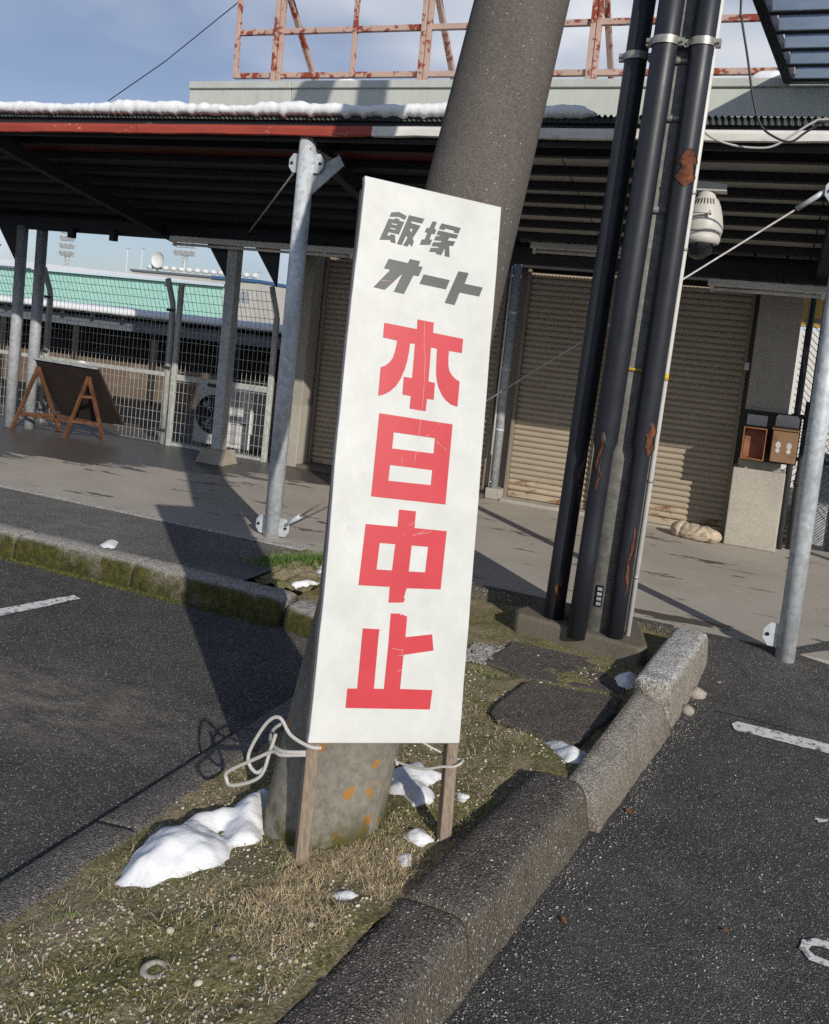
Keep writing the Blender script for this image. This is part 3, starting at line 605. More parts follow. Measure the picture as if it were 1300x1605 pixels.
# ================================================================ CANOPY
CEND = 4.4
def roof_z(y): return 2.775 - .185 * (y - 5.0)
RE = 4.965
can = thing('canopy', (-2.87, 5.0, .1), 'long steel canopy with red and white fascia over the walk', 'canopy')
def corr(x0, x1, mt, name):
    b = MB(); p = .032; k = 5; n = int((x1 - x0) / p) * k; vs = []; rows = (RE, 5.1, 6.3, 7.6)
    for i in range(n + 1):
        x = x0 + (x1 - x0) * i / n; dz = .0085 * math.sin(2 * math.pi * (x - x0) / p)
        for y in rows: vs.append((x, y, roof_z(y) + .012 + dz))
    fs = [(4*i + j, 4*i + 4 + j, 4*i + 5 + j, 4*i + 1 + j) for i in range(n) for j in range(3)]
    b.add(vs, fs, 0, True); return b.build(name, mt, can, recalc=False)
corr(-12, CEND, M['corrugated'], 'roof_sheet')
b = MB(); b.box(-12, CEND, 5.005, 5.04, 2.70, 2.768); b.build('eave_board', M['purlin'], can)
b = MB(); n = int((CEND + 12) / .032) * 5; vs = []
for i in range(n + 1):
    x = -12 + (CEND + 12) * i / n; dy = .0075 * math.sin(2 * math.pi * (x + 12) / .032); vs += [(x, RE + .012 + dy, roof_z(RE) - .026), (x, RE + .012 + dy, roof_z(RE) + .006)]
b.add(vs, [(2*i, 2*i+2, 2*i+3, 2*i+1) for i in range(n)], 0, True); b.build('eave_sheet', M['corrugated'], can, recalc=False)
# under-roof boarding, red stained at the front left, pale sheets at the right
def soffit(x0, x1, y0, y1, mt):
    b = MB(); b.add([(x0, y0, roof_z(y0) - .012), (x1, y0, roof_z(y0) - .012), (x1, y1, roof_z(y1) - .012), (x0, y1, roof_z(y1) - .012), (x0, y0, roof_z(y0) - .004), (x1, y0, roof_z(y0) - .004), (x1, y1, roof_z(y1) - .004), (x0, y1, roof_z(y1) - .004)], [(0, 3, 2, 1), (4, 5, 6, 7), (0, 1, 5, 4), (1, 2, 6, 5), (2, 3, 7, 6), (3, 0, 4, 7)])
    return b.build('soffit_sheet', mt, can)
xs = [-12, -9.4, -7.4, -5.6, -3.9, -2.05]
for a, c in zip(xs[:-1], xs[1:]):
    soffit(a + .004, c - .004, 5.02, 5.62, M['sheet_red']); soffit(a + .004, c - .004, 5.63, 7.58, M['sheet_dark'])
for a, c in ((-2.05, -1.36), (-1.36, -.72), (-.72, .16), (.16, 1.6), (1.6, 3.0), (3.0, CEND)): soffit(a + .004, c - .004, 5.02, 7.58, M['sheet_grey'])
# fascia pieces
def fascia(x0, x1, mt, seed, h=.088, label=None):
    b = MB(); n = int((x1 - x0) / .08) + 2; secs = []
    for i in range(n + 1):
        x = x0 + (x1 - x0) * i / n; w = .006 * fbm(x * 1.6, seed) + .003 * fbm(x * 6, seed); zb, zt = 2.643 + .0045 * (x + 5.4) + w, 2.708 + .0035 * (x + 5) + .3 * w
        secs.append([(x, 5.0, zt), (x, 4.958, zt + .002), (x, 4.946, zt - .004), (x, 4.943, (zt + zb) / 2 + .01), (x, 4.945 - .003 * math.sin(x * 5), zb + .004), (x, 4.955, zb), (x, 5.0, zb + .006)])
    b.loft(secs, 0, False); o = b.build('fascia', mt, can)
    if label: o['label'] = label
fascia(-12, -5.9, M['fascia_red'], 1); fascia(-5.895, -4.15, M['fascia_red'], 2); fascia(-4.145, -2.405, M['fascia_red'], 3, label='chipped red fascia length')
fascia(-2.401, -.95, M['fascia_white'], 4, label='white fascia length'); fascia(-.945, 1.2, M['fascia_white'], 5); fascia(1.205, CEND, M['fascia_white'], 6)
# purlins and rafters
PY_ = [5.07, 5.34, 5.62, 5.88, 6.12, 6.38, 6.66, 6.95, 7.24, 7.50]
for i, y in enumerate(PY_):
    z = roof_z(y) - .012
    b = MB(); b.box(-12, CEND - .01, y - .016, y + .016, z - .052, z - .001); b.box(-12, CEND - .01, y + .016, y + .045, z - .052, z - .047); b.build('purlin', M['purlin'], can, bevel=.003, seg=1)
for x in (-11.2, -8.1, -5.55, -2.87, .24, 3.3):
    b = MB()
    b.bar((x, 5.0, roof_z(5.0) - .145), (x, 7.3, roof_z(7.3) - .145), .075, .11); b.build('rafter', M['purlin'], can, bevel=.004, seg=1)
b = MB(); b.box(-12, CEND, 7.10, 7.19, 2.165, 2.30); b.build('back_beam', M['purlin'], can, bevel=.004, seg=1)
b = MB(); b.box(-12, CEND, 5.005, 5.05, 2.635, 2.695); b.build('front_beam', M['purlin'], can, bevel=.004, seg=1)
for x in (-6.62, -6.1, -4.95): 
    b = MB(); b.box(x - .03, x + .03, 7.04, 7.10, 2.10, 2.20); b.build('hanger', M['purlin'], can)
# posts
def ear(bx, x, y, z, s, w=.075, h=.12, t=.008):
    pts = [(x, y, z - h/2), (x + s*w*.62, y, z - h/2), (x + s*w, y, z - h*.2), (x + s*w, y, z + h*.2), (x + s*w*.62, y, z + h/2), (x, y, z + h/2)]
    if s < 0: pts = pts[::-1]
    bx.slabv(pts, (0, t, 0))
def post(x, y, z0, z1, r, mt, ears=(), label=None):
    b = MB(); b.tube([(x, y, z0), (x, y, (z0 + z1) / 2), (x, y, z1)], r, 24); o = b.build('post', mt, can)
    if label: o['label'] = label
    for z, s in ears:
        e = MB(); ear(e, x + s * r * .9, y - .004, z, s); e.build('gusset_plate', mt, o, bevel=.002, seg=1)
        k = MB(); k.tube([(x + s * (r + .047), y - .012, z), (x + s * (r + .047), y + .02, z)], .009, 8); k.build('bolt', M['plate_black'], o)
    return o
post(-2.875, 5.03, .1, 2.66, .054, M['galv'], ((.17, -1), (.17, 1), (2.50, -1), (2.50, 1)), 'galvanised front post beside the sign')
post(3.3, 4.90, .015, 2.60, .047, M['galv'])
post(.243, 4.78, .015, 2.60, .047, M['galv'], ((.20, -1), (2.40, -1)), 'galvanised front post at the picture edge')
post(-7.315, 7.12, .1, 2.19, .056, M['galv_dull']); post(-7.13, 7.20, .1, 2.19, .056, M['galv_dull'])
b = MB(); b.bar((-4.745, 7.15, .22), (-4.745, 7.15, 2.17), .105, .105, (0, 1, 0)); b.build('post', M['galv_dull'], can, bevel=.006)
b = MB(); b.tube([(-11.2, 5.03, .1), (-11.2, 5.03, 2.62)], .054, 16); b.build('post', M['galv'], can)
b = MB(); b.tube([(-5.62, 5.03, .1), (-5.62, 5.03, 2.62)], .054, 16); b.build('post', M['galv'], can)
# triangular haunches
for x, y in ((-7.37, 7.12), (-4.80, 7.15), (-4.28, 7.15)):
    b = MB(); b.slabv([(x - .27, y, 2.165), (x, y, 2.165), (x, y, 1.80)], (0, .02, 0)); b.build('haunch', M['purlin'], can)
b = MB(); b.slabv([(-2.84, 5.06, 2.45), (-2.84, 5.42, 2.58), (-2.84, 5.06, 2.60)], (.012, 0, 0)); b.build('haunch', M['galv_dull'], can)
b = MB(); b.slabv([(-2.83, 5.03, 2.30), (-2.83, 5.05, 2.46), (-2.66, 5.05, 2.56), (-2.62, 5.05, 2.50)], (0, .012, 0)); b.build('haunch', M['galv_dull'], can)
# cross bracing rods
A, B_ = Vector((-2.77, 5.02, .195)), Vector((.14, 4.80, 2.41)); d = B_ - A
for t0, t1, r, mt, nm in ((.0, .035, .017, 'galv', 'brace_end'), (.035, .19, .007, 'rod_rust', 'brace_rod'), (.19, .955, .005, 'rod', 'brace_rod'), (.955, 1.0, .013, 'galv', 'brace_end')):
    b = MB(); b.tube([A + d*t0, A + d*t1], [r*(.6 if nm == 'brace_end' and t0 == 0 else 1), r], 10); b.build(nm, M[mt], can)
b = MB(); b.tube([(-2.95, 5.05, 2.47), (-4.6, 7.1, 2.26)], .007, 8); b.build('brace_rod', M['rod'], can)
b = MB(); b.tube([(-7.6, 7.12, 1.98), (-9.2, 7.12, 1.0)], .007, 8); b.build('brace_rod', M['rod'], can)
# footing under the square post
b = MB(); b.hexa([(-4.905, 7.02, .1), (-4.60, 7.02, .1), (-4.60, 7.28, .1), (-4.905, 7.28, .1)], [(-4.87, 7.05, .235), (-4.625, 7.05, .235), (-4.625, 7.25, .235), (-4.87, 7.25, .235)])
tag(b.build('concrete_block', M['concrete_block'], bevel=.006), 'pale concrete footing block under the square back post', 'block')
# snow along the roof edge
def roof_snow(x0, x1, seed):
    b = MB(); n = int((x1 - x0) / .018); secs = []
    for i in range(n + 1):
        x = x0 + (x1 - x0) * i / n; e = min(1, (x - x0) / .12, (x1 - x) / .12); e = math.sqrt(max(e, .02))
        h = max(.012, .056 + .040 * fbm(x * 1.1, seed + 3) + .020 * fbm(x * 5, seed) + .010 * fbm(x * 17, seed)) * e
        drip = (.012 + .034 * max(0, fbm(x * 16, seed + 5)) + .016 * max(0, fbm(x * 45, seed + 2))) * e
        f = .03 + .012 * fbm(x * 9, seed + 1); z = roof_z(RE) + .014
        secs.append([(x, RE, z - drip), (x, RE - f, z - drip * .6 + .006), (x, RE - f - .006, z + h * .5), (x, RE - f * .4, z + h * .95), (x, RE + .12, z + h * 1.1), (x, 5.4, roof_z(5.4) + .02 + h * .9), (x, 6.6, roof_z(6.6) + .02 + h * .5), (x, 6.6, roof_z(6.6) + .013), (x, 5.02, roof_z(5.02) + .013)])
    b.loft(secs, 0, True); return b.build('snow', M['snow'])
tag(roof_snow(-11.9, -1.06, 1.0), 'melting snow ledge along the canopy roof edge', 'snow', kind='stuff')
# strip lights
def strip_light(x0, x1, y, z, label):
    t = thing('strip_light', (x0, y, z), label, 'light fixture', 'strip lights under the canopy')
    b = MB(); b.loft([[(x, y - .05, z), (x, y + .05, z), (x, y + .035, z + .05), (x, y - .035, z + .05)] for x in (x0, x1)]); b.build('housing', M['light_body'], t, bevel=.004)
    b = MB(); b.tube([(x0 + .04, y - .0, z - .022), (x1 - .04, y - .0, z - .022)], .013, 10); b.build('lamp_tube', M['tube'], t)
    for x in (x0 + .03, x1 - .03):
        b = MB(); b.box(x - .012, x + .012, y - .014, y + .014, z - .04, z - .001); b.build('lamp_holder', M['light_body'], t)
    zt = roof_z(y) - .08
    for x in (x0 + .3, x1 - .3):
        b = MB(); b.tube([(x, y, z + .045), (x, y, zt + .03)], .008, 8); b.build('bracket', M['purlin'], t)
strip_light(-5.37, -3.45, 7.02, 2.135, 'long strip light hanging over the gap beside the gate')
strip_light(-1.90, -.80, 7.02, 2.285, 'strip light half hidden by the leaning pole and conduits')
strip_light(-.52, .30, 7.02, 2.095, 'strip light above the mail boxes')

# ================================================================ BUILDING
bld = thing('building', (-2.2, 7.87, .1), 'shuttered shop front with beige roller shutters under the canopy', 'building')
b = MB(); b.box(-4.42, .17, 7.90, 14, .0, 3.4); b.build('wall', M['wall'], bld)
b = MB(); b.box(-4.42, .17, 7.80, 7.899, 2.20, 2.75); b.build('lintel', M['sheet_dark'], bld)
def pillar(x0, x1, yf, zt, px0, px1, py, pz):
    b = MB(); b.box(x0, x1, yf, 7.899, .1, zt); o = b.build('pillar', M['wall'], bld, bevel=.008)
    b = MB(); b.box(px0, px1, py, 7.898, .1, pz); b.build('plinth', M['wall_plinth'], o, bevel=.01)
pillar(-4.42, -4.16, 7.62, 2.3, -4.44, -4.15, 7.60, .70)
pillar(-.155, .162, 7.56, 2.3, -.185, .205, 7.52, .728)
b = MB(); b.box(-1.32, -1.20, 7.80, 7.899, .1, 2.2); b.build('pillar', M['wall'], bld, bevel=.004)
b = MB(); b.box(-2.26, -2.115, 7.72, 7.899, .1, .20); b.build('step_block', M['concrete_pale'], bld, bevel=.01)
b = MB(); b.box(-2.115, -1.32, 7.70, 7.899, .085, .128); b.build('sill', M['concrete_pale'], bld, bevel=.008)
b = MB(); b.box(-4.15, -2.27, 7.60, 7.899, .085, .135); b.build('sill', M['concrete_dark'], bld, bevel=.008)
b = MB(); b.box(-1.20, -.19, 7.80, 7.899, .085, .112); b.build('sill', M['concrete_pale'], bld, bevel=.006)
def slat_mesh(w, mt, parent, x0, z):
    b = MB(); p = .0508; prof = [(0, .0), (.006, -.010), (.020, -.018), (.034, -.016), (.043, -.008), (.0458, .004), (.0508, .004)]
    vs = [(x, 7.868 + dy, z + dz) for x in (x0, x0 + w) for dz, dy in prof]; k = len(prof)
    b.add(vs, [(i, k + i, k + i + 1, i + 1) for i in range(k - 1)], 0, True)
    return b.build('slat', mt, parent, recalc=False)
def shutter(x0, x1, z0, z1, label):
    b = MB(); b.box(x0, x1, 7.876, 7.897, z0, z1); sh = b.build('shutter', M['shed_dark'], bld); sh['label'] = label
    n = int((z1 - z0 - .06) / .0508)
    first = None
    for i in range(n):
        z = z0 + .058 + i * .0508
        if first is None or i == 2:
            o = slat_mesh(x1 - x0, M['slat_rusty'] if i < 2 else M['slat'], sh, x0, z); first = o; zb = z
        else:
            c = first.copy(); COL.objects.link(c); c.parent = sh; c.location = (0, 0, z - zb)
    b = MB(); b.box(x0, x1, 7.845, 7.874, z0, z0 + .055); b.build('bottom_bar', M['slat_rusty'], sh, bevel=.004)
    for x, w in ((x0 - .032, .03), (x1 + .002, .03)):
        b = MB(); b.box(x, x + w, 7.815, 7.899, z0 - .02, z1); b.build('guide_rail', M['jamb'], sh, bevel=.004)
shutter(-4.115, -2.325, .14, 2.2, 'left roller shutter in deep shade')
shutter(-2.085, -1.36, .135, 2.2, 'middle roller shutter'); shutter(-1.165, -.225, .115, 2.2, 'right roller shutter by the mail boxes')
b = MB(); b.tube([(-2.20, 7.76, .19), (-2.20, 7.76, 2.3)], .036, 16); dp = b.build('downpipe', M['galv_dull'], bld)
for z in (.72, 1.27, 1.78):
    b = MB(); b.tube([(-2.20, 7.76, z), (-2.20, 7.76, z + .025)], .041, 16); b.build('pipe_clip', M['galv'], dp)
b = MB(); b.tube([(-2.245, 7.74, .5), (-2.245, 7.74, 2.2)], .009, 8); b.build('cable_conduit', M['light_body'], bld)
b = MB(); b.box(-.205, -.170, 7.55, 7.58, 1.50, 1.56); b.build('junction_box', M['mail_plate'], bld, bevel=.004)
# parapet in panels
x = -5.98
for i, w in enumerate((1.22, 1.83, 1.83, 1.6, 1.5)):
    b = MB(); b.box(x + .004, x + w - .004, 7.90, 8.10, 3.0, 3.80); b.build('parapet_panel', M['parapet'], bld, bevel=.004, seg=1)
    b = MB(); b.box(x + .003, x + w - .003, 7.875, 8.13, 3.795, 3.868); b.build('parapet_cap', M['flash'], bld, bevel=.006, seg=1); x += w
b = MB(); b.box(-5.97, 2, 8.101, 9.6, 3.0, 3.80); b.build('roof_slab', M['flash'], bld)
# snow on the parapet
def lump(cx, cy, z, lx, ly, h, seed, label):
    b = MB(); N, K = 22, 10; vs = []
    for j in range(K + 1):
        for i in range(N):
            a = 2 * math.pi * i / N; r = math.cos(j / K * math.pi / 2); q = 1 + .22 * fbm(math.cos(a) * 1.5, math.sin(a) * 1.5, seed)
            vs.append((cx + lx * r * q * math.cos(a), cy + ly * r * q * math.sin(a), z + h * math.sin(j / K * math.pi / 2) * (1 + .2 * fbm(a, j * .3, seed))))
    b.add(vs, [(j*N + i, j*N + (i+1) % N, (j+1)*N + (i+1) % N, (j+1)*N + i) for j in range(K) for i in range(N)], 0, True)
    tag(b.build('snow', M['snow']), label, 'snow', kind='stuff')
lump(-.30, 7.98, 3.866, .17, .09, .085, 1, 'snow heap on the parapet beside the dark awning')
lump(-5.08, 7.98, 3.866, .20, .06, .025, 2, 'thin snow on the parapet below the thick upright')
lump(-4.18, 7.98, 3.866, .15, .07, .04, 3, 'small snow heap on the parapet in the billboard frame')

# ================================================================ BILLBOARD FRAME
bb = thing('billboard_frame', (-3.5, 8.3, 3.8), 'peeling pink and rust steel billboard frame on the roof', 'billboard frame')
for z in (4.045, 4.495, 4.95, 5.4):
    b = MB(); b.bar((-5.72, 8.3, z), (2.2, 8.3, z), .05, .055); b.build('rail', M['frame_rust'], bb, bevel=.003, seg=1)
for x, w in ((-5.70, .045), (-4.31, .042), (-2.70, .042), (-.9, .042), (.9, .042)):
    b = MB(); b.bar((x, 8.295, 4.02), (x - .03, 8.295, 5.45), w, .05, (0, 1, 0)); b.build('upright', M['frame_rust'], bb, bevel=.003, seg=1)
for x in (-5.18, -3.52, -1.86, -.2, 1.5):
    b = MB(); b.bar((x - .028, 8.27, 3.79), (x - .05, 8.27, 5.45), .045, .07, (0, 1, 0)); b.bar((x + .024, 8.285, 3.79), (x + .0, 8.285, 5.45), .045, .05, (0, 1, 0)); b.build('upright', M['frame_rust'], bb, bevel=.003, seg=1)
    b = MB(); b.bar((x + .04, 9.45, 3.79), (x - .0, 8.33, 4.95), .055, .055, (1, 0, 0)); b.build('brace', M['frame_rust'], bb, bevel=.003, seg=1)

# ================================================================ UPPER AWNING at the right
aw = thing('awning', (.4, 7.0, 3.8), 'dark framed translucent awning above the parapet at the corner', 'awning')
L0, L1 = Vector((-.175, 7.86, 3.87)), Vector((-.385, 6.06, 3.87))
b = MB(); b.bar(L0, L1, .07, .11); b.build('edge_beam', M['dark_frame'], aw, bevel=.004, seg=1)
for i in range(6):
    t = i / 5; p = L0.lerp(L1, t)
    b = MB(); b.bar((p.x - .01, p.y, 3.86), (3.2, p.y - .02, 3.86), .06, .045); b.build('crossbar', M['dark_frame'], aw, bevel=.004, seg=1)
    if i < 5:
        q = L0.lerp(L1, (i + 1) / 5)
        for k in range(3):
            xa, xb = lerp(p.x + .04, 3.2, k / 3) + .004, lerp(p.x + .04, 3.2, (k + 1) / 3) - .004
            b = MB(); b.box(xa, xb, q.y + .05, p.y - .05, 3.842, 3.847); b.build('panel', M['poly'], aw)
# ================================================================ LEANING POLE
pb, pt = Vector((-1.04, 2.238, 0.0)), Vector((-.978, 3.112, 2.708)); pd = (pt - pb) / 2.708
b = MB(); N = 40; vs = []; hs = [-.1, .02, .06, .12, .2, .35, .6, 1, 1.5, 2, 2.7, 3.5, 4.5, 6.2]
for h in hs:
    c = pb + pd * h; r = .1725 - .0028 * h + (.006 if h < .05 else 0)
    for j in range(N):
        a = 2 * math.pi * j / N; q = r * (1 + .004 * fbm(math.cos(a) * 3, math.sin(a) * 3, h * 2)); vs.append((c.x + q * math.cos(a), c.y + q * math.sin(a) * 1.03, c.z))
b.add(vs, [(i*N + j, i*N + (j+1) % N, (i+1)*N + (j+1) % N, (i+1)*N + j) for i in range(len(hs) - 1) for j in range(N)], 0, True)
b.add(vs[-N:], [tuple(range(N))])
tag(b.build('utility_pole', M['pole'], recalc=False), 'thick leaning concrete pole spotted with orange lichen behind the sign', 'pole')

# ================================================================ CONDUIT POLE
cp = thing('utility_pole', (-.64, 4.445, .16), 'slim concrete pole wrapped in three black conduit pipes', 'pole')
LX = .026     # lean per metre
def lean(x, y, z, k=None): return (x + (LX if k is None else k) * (z - .16), y, z)
b = MB(); b.tube([lean(-.64, 4.445, .15), lean(-.64, 4.445, 2), lean(-.64, 4.445, 6.2)], [.135, .13, .115], 28); b.build('shaft', M['pole_grey'], cp)
def pipe(x, y, z0, rs, rust, k0=.026):
    zs = [z0, .55, 1.05, 1.10, 2.2, 2.6, 4.2]
    b = MB(); b.tube([lean(x, y, z, k0) for z in zs], [rs[0], rs[0], rs[0], rs[1], rs[1], rs[1], rs[1]], 24); o = b.build('conduit', M['black_pipe'], cp)
    for zc, h, ang, wid in rust:      # split in the sleeve: torn lip and rusty steel inside
        n = 14; K = 6; vin = []; vl = []; vr = []
        for i in range(n + 1):
            t = i / n; z = zc - h / 2 + h * t; e = math.sin(math.pi * t) ** .6
            w = wid * e * (1 + .9 * fbm(t * 6, x * 9)) + .01; r = (rs[0] if z < 1.05 else rs[0] + (rs[1] - rs[0]) * min(1, (z - 1.05) / .05)); a0 = ang + .35 * fbm(t * 3, zc)
            p = lean(x, y, z, k0)
            def P_(a, rr): return (p[0] + rr * math.cos(a), p[1] + rr * math.sin(a), z)
            vin += [P_(a0 - w + 2 * w * j / K, r + .0012) for j in range(K + 1)]
            vl += [P_(a0 - w, r + .0016 + .004 * e), P_(a0 - w - .12, r + .0004)]; vr += [P_(a0 + w, r + .0016 + .005 * e), P_(a0 + w + .14, r + .0004)]
        q = [(2*i, 2*i+1, 2*i+3, 2*i+2) for i in range(n)]
        k = MB(); k.add(vin, [((K+1)*i + j, (K+1)*i + j + 1, (K+1)*(i+1) + j + 1, (K+1)*(i+1) + j) for i in range(n) for j in range(K)]); k.build('rust_split', M['rust'], o, recalc=False)
        k = MB(); k.add(vl, q, 0, True); k.add(vr, q, 0, True); k.build('torn_lip', M['black_pipe'], o, recalc=False)
A90 = -math.pi / 2
pipe(-.857, 4.395, .135, (.051, .053), ((.90, .30, A90 + 1.0, .22), (.33, .14, A90 + .35, .22)))
pipe(-.711, 4.268, .13, (.046, .058), ((1.0, .28, A90 - .15, .20), (3.22, .16, A90 - .1, .5)))
pipe(-.535, 4.295, .13, (.042, .054), ((1.13, .16, A90 + .75, .42), (.55, .34, A90 + .65, .18), (2.38, .17, A90 + .35, .75)), .020)
b = MB(); b.tube([lean(-.482, 4.36, .14, .018), lean(-.482, 4.36, 2.2, .018), lean(-.482, 4.36, 4.2, .018)], .0135, 12); wp = b.build('white_conduit', M['white_pipe'], cp)
for z in (.45, .92, 2.02, 2.28):
    b = MB(); p = lean(-.482, 4.36, z, .018); b.tube([(p[0], p[1], z), (p[0], p[1], z + .012)], .0165, 10); b.build('clip', M['band'], wp)
for x, y, r in ((-.857, 4.395, .056), (-.711, 4.268, .061), (-.535, 4.295, .057)):
    z = 2.90 if x < -.8 else 2.925
    p = lean(x, y, z, .020 if x > -.6 else .026); b = MB(); vs = []; n = 20
    for j in range(n + 1):
        a = R(170) + R(200) * j / n
        vs += [(p[0] + (r + .002) * math.cos(a), p[1] + (r + .002) * math.sin(a), z), (p[0] + (r + .002) * math.cos(a), p[1] + (r + .002) * math.sin(a), z + .035)]
    b.add(vs, [(2*i, 2*i+2, 2*i+3, 2*i+1) for i in range(n)], 0, True); o = b.build('clamp', M['band'], cp, recalc=False)
    for s in (-1, 1):
        k = MB(); k.box(p[0] + s * (r + .012) - .012, p[0] + s * (r + .012) + .012, p[1] - .012, p[1] + .02, z, z + .035); k.tube([(p[0] + s * (r + .014), p[1] - .035, z + .017), (p[0] + s * (r + .014), p[1] + .01, z + .017)], .006, 8); k.build('clamp_bolt', M['band'], o)
for z in (2.60, 2.18, 2.86):
    p = lean(-.64, 4.445, z); b = MB(); b.lathe((p[0], p[1], z), [(.136, 0), (.1385, 0), (.1385, .03), (.136, .03)], 28); b.build('steel_band', M['band' if z > 2.5 else 'pole_grey'], cp)
p = lean(-.64, 4.445, 1.44); b = MB(); b.lathe((p[0], p[1], 1.44), [(.137, 0), (.1385, 0), (.1385, .014), (.137, .014)], 28); b.build('yellow_tape', M['yellow_tape'], cp)
p = lean(-.482, 4.36, 1.41, .018); b = MB(); b.tube([(p[0], p[1], 1.41), (p[0], p[1], 1.445)], .015, 10); b.build('yellow_tape', M['yellow_tape'], cp)
# stamped tag between two conduits
tx = lean(-.64, 4.30, .34); b = MB(); b.box(tx[0] - .012, tx[0] + .022, 4.302, 4.307, .29, .395); o = b.build('number_plate', M['plate_black'], cp, bevel=.002, seg=1)
for i in range(4):
    b = MB(); b.box(tx[0] - .006, tx[0] + .016, 4.3005, 4.3018, .298 + i*.024, .313 + i*.024); b.build('stamped_digit', M['galv_dull'], o)

# ================================================================ SIGN
BO, BU, BV, BN = Vector((-1.0087, 2.0588, .3977)), Vector((.74972, .65909, -.05931)), Vector((-.09386, .19462, .97638)), Vector((.65506, -.72645, .20777))
BW, BH = .4405, 1.581
def bp(u, v, w=0.): return BO + BU * u + BV * v + BN * w
sg = thing('sign', bp(.22, -.29, 0), 'tall white notice board with red and grey lettering roped to the leaning pole', 'sign board')
def edge_u(v): return .0035 * math.sin(v * 4.1 + .6) + .0025 * fbm(v * 3.1, 2.)
b = MB(); nv = 60; vs = []
TH = .021
for i in range(nv + 1):
    v = BH * i / nv; e = edge_u(v) if 0 < i < nv else 0; e2 = .0015 * fbm(v * 4, 9.)
    for u, w in ((e, 0), (BW + e2, 0), (BW + e2, -TH), (e - .001, -TH)): vs.append(bp(u, v, w))
fs = []; ms = []
b.add(vs, [(4*i, 4*i+1, 4*i+5, 4*i+4) for i in range(nv)], 0)
b.add(vs, [(4*i+1, 4*i+2, 4*i+6, 4*i+5) for i in range(nv)] + [(4*i+2, 4*i+3, 4*i+7, 4*i+6) for i in range(nv)] + [(4*i+3, 4*i, 4*i+4, 4*i+7) for i in range(nv)] + [(3, 2, 1, 0), (4*nv, 4*nv+1, 4*nv+2, 4*nv+3)], 1)
b.build('panel', [M['board'], M['board_edge']], sg, bevel=.0015, seg=1)
for u0, v0, v1 in ((.001, -.325, .5), (.407, -.285, .5)):
    c = [(u0, -.004), (u0 + .034, -.004), (u0 + .034, -TH - .012), (u0, -TH - .012)]
    off = .0 if u0 > .2 else -.0
    b = MB(); b.hexa([bp(u + off, v0, w) for u, w in c], [bp(u, -.0015, w) for u, w in c]); b.build('leg', M['wood'], sg, bevel=.002, seg=1)
    b = MB(); c2 = [(u0 + .002, -TH - .0005), (u0 + .034, -TH - .0005), (u0 + .034, -TH - .028), (u0 + .002, -TH - .028)]
    b.hexa([bp(u, .0, w) for u, w in c2], [bp(u, BH - .03, w) for u, w in c2]); b.build('batten', M['wood'], sg)
names = ['kanji', 'kanji', 'kana', 'kana', 'kana', 'kanji', 'kanji', 'kanji', 'kanji']
for nm, (c, polys) in zip(names, GLYPHS):
    b = MB()
    for loops in polys: b.fill(loops, lambda u, v: bp(u, v, .0012))
    b.build('lettering', M['ink_red' if c == 'r' else 'ink_grey'], sg, recalc=False)
b = MB()
for s in SCRATCH:
    for (a, c) in zip(s[:-1], s[1:]):
        A2, C2 = Vector(a + [0]), Vector(c + [0]); dv = (C2 - A2); nrm = Vector((-dv.y, dv.x, 0)).normalized() * .0008
        b.add([bp(q.x, q.y, .0018) for q in (A2 - nrm, C2 - nrm * .6, C2 + nrm * .6, A2 + nrm)], [(0, 1, 2, 3)])
b.build('scratch', M['scratch'], sg, recalc=False)['kind'] = 'stuff'

# ================================================================ ROPE
def smooth_path(pts, k=6):
    P = [Vector(p) for p in pts]; out = []
    for i in range(len(P) - 1):
        p0, p1, p2, p3 = P[max(i-1, 0)], P[i], P[i+1], P[min(i+2, len(P)-1)]
        for j in range(k):
            t = j / k; out.append(.5 * ((2*p1) + (p2 - p0)*t + (2*p0 - 5*p1 + 4*p2 - p3)*t*t + (3*p1 - p0 - 3*p2 + p3)*t**3))
    return out + [P[-1]]
rp = thing('rope', (-1.1, 2.1, .2), 'white rope tying the notice board to the leaning pole', 'rope')
legL = bp(.017, -.02, .006)
def wpath(pts, r=.005, nm='strand'):
    b = MB(); b.tube(smooth_path(pts), r, 9); b.build(nm, M['rope'], rp)
wpath([legL + Vector((.016, .01, .01)), legL + Vector((-.012, -.004, .012)), (-1.062, 2.06, .405), (-1.105, 2.07, .438), (-1.142, 2.07, .415), (-1.185, 2.075, .335), (-1.192, 2.075, .288), (-1.16, 2.07, .268), (-1.138, 2.08, .29)])
wpath([legL + Vector((-.02, -.006, -.012)), (-1.075, 2.045, .352), (-1.115, 2.065, .342), (-1.172, 2.07, .302), (-1.255, 2.08, .240), (-1.262, 2.085, .214), (-1.238, 2.08, .204), (-1.15, 2.07, .258), (-1.128, 2.075, .335), (-1.118, 2.08, .385)])
wpath([legL + Vector((-.02, -.006, -.005)), (-1.08, 2.05, .36), (-1.16, 2.13, .335), (-1.205, 2.25, .32), (-1.17, 2.38, .31), (-1.05, 2.43, .30), (-.92, 2.395, .285), (-.85, 2.33, .27)])
legR = bp(.424, -.055, .004)
wpath([(-.86, 2.345, .268), (-.77, 2.315, .285), legR + Vector((-.03, -.01, -.012)), legR + Vector((.004, -.006, -.004)), legR + Vector((.02, .012, .004)), legR + Vector((.01, .04, .0)), legR + Vector((-.03, .02, -.006))], .0038)
wpath([bp(.30, .02, -.04), bp(.36, -.015, -.045), bp(.405, -.035, -.042)], .0035)

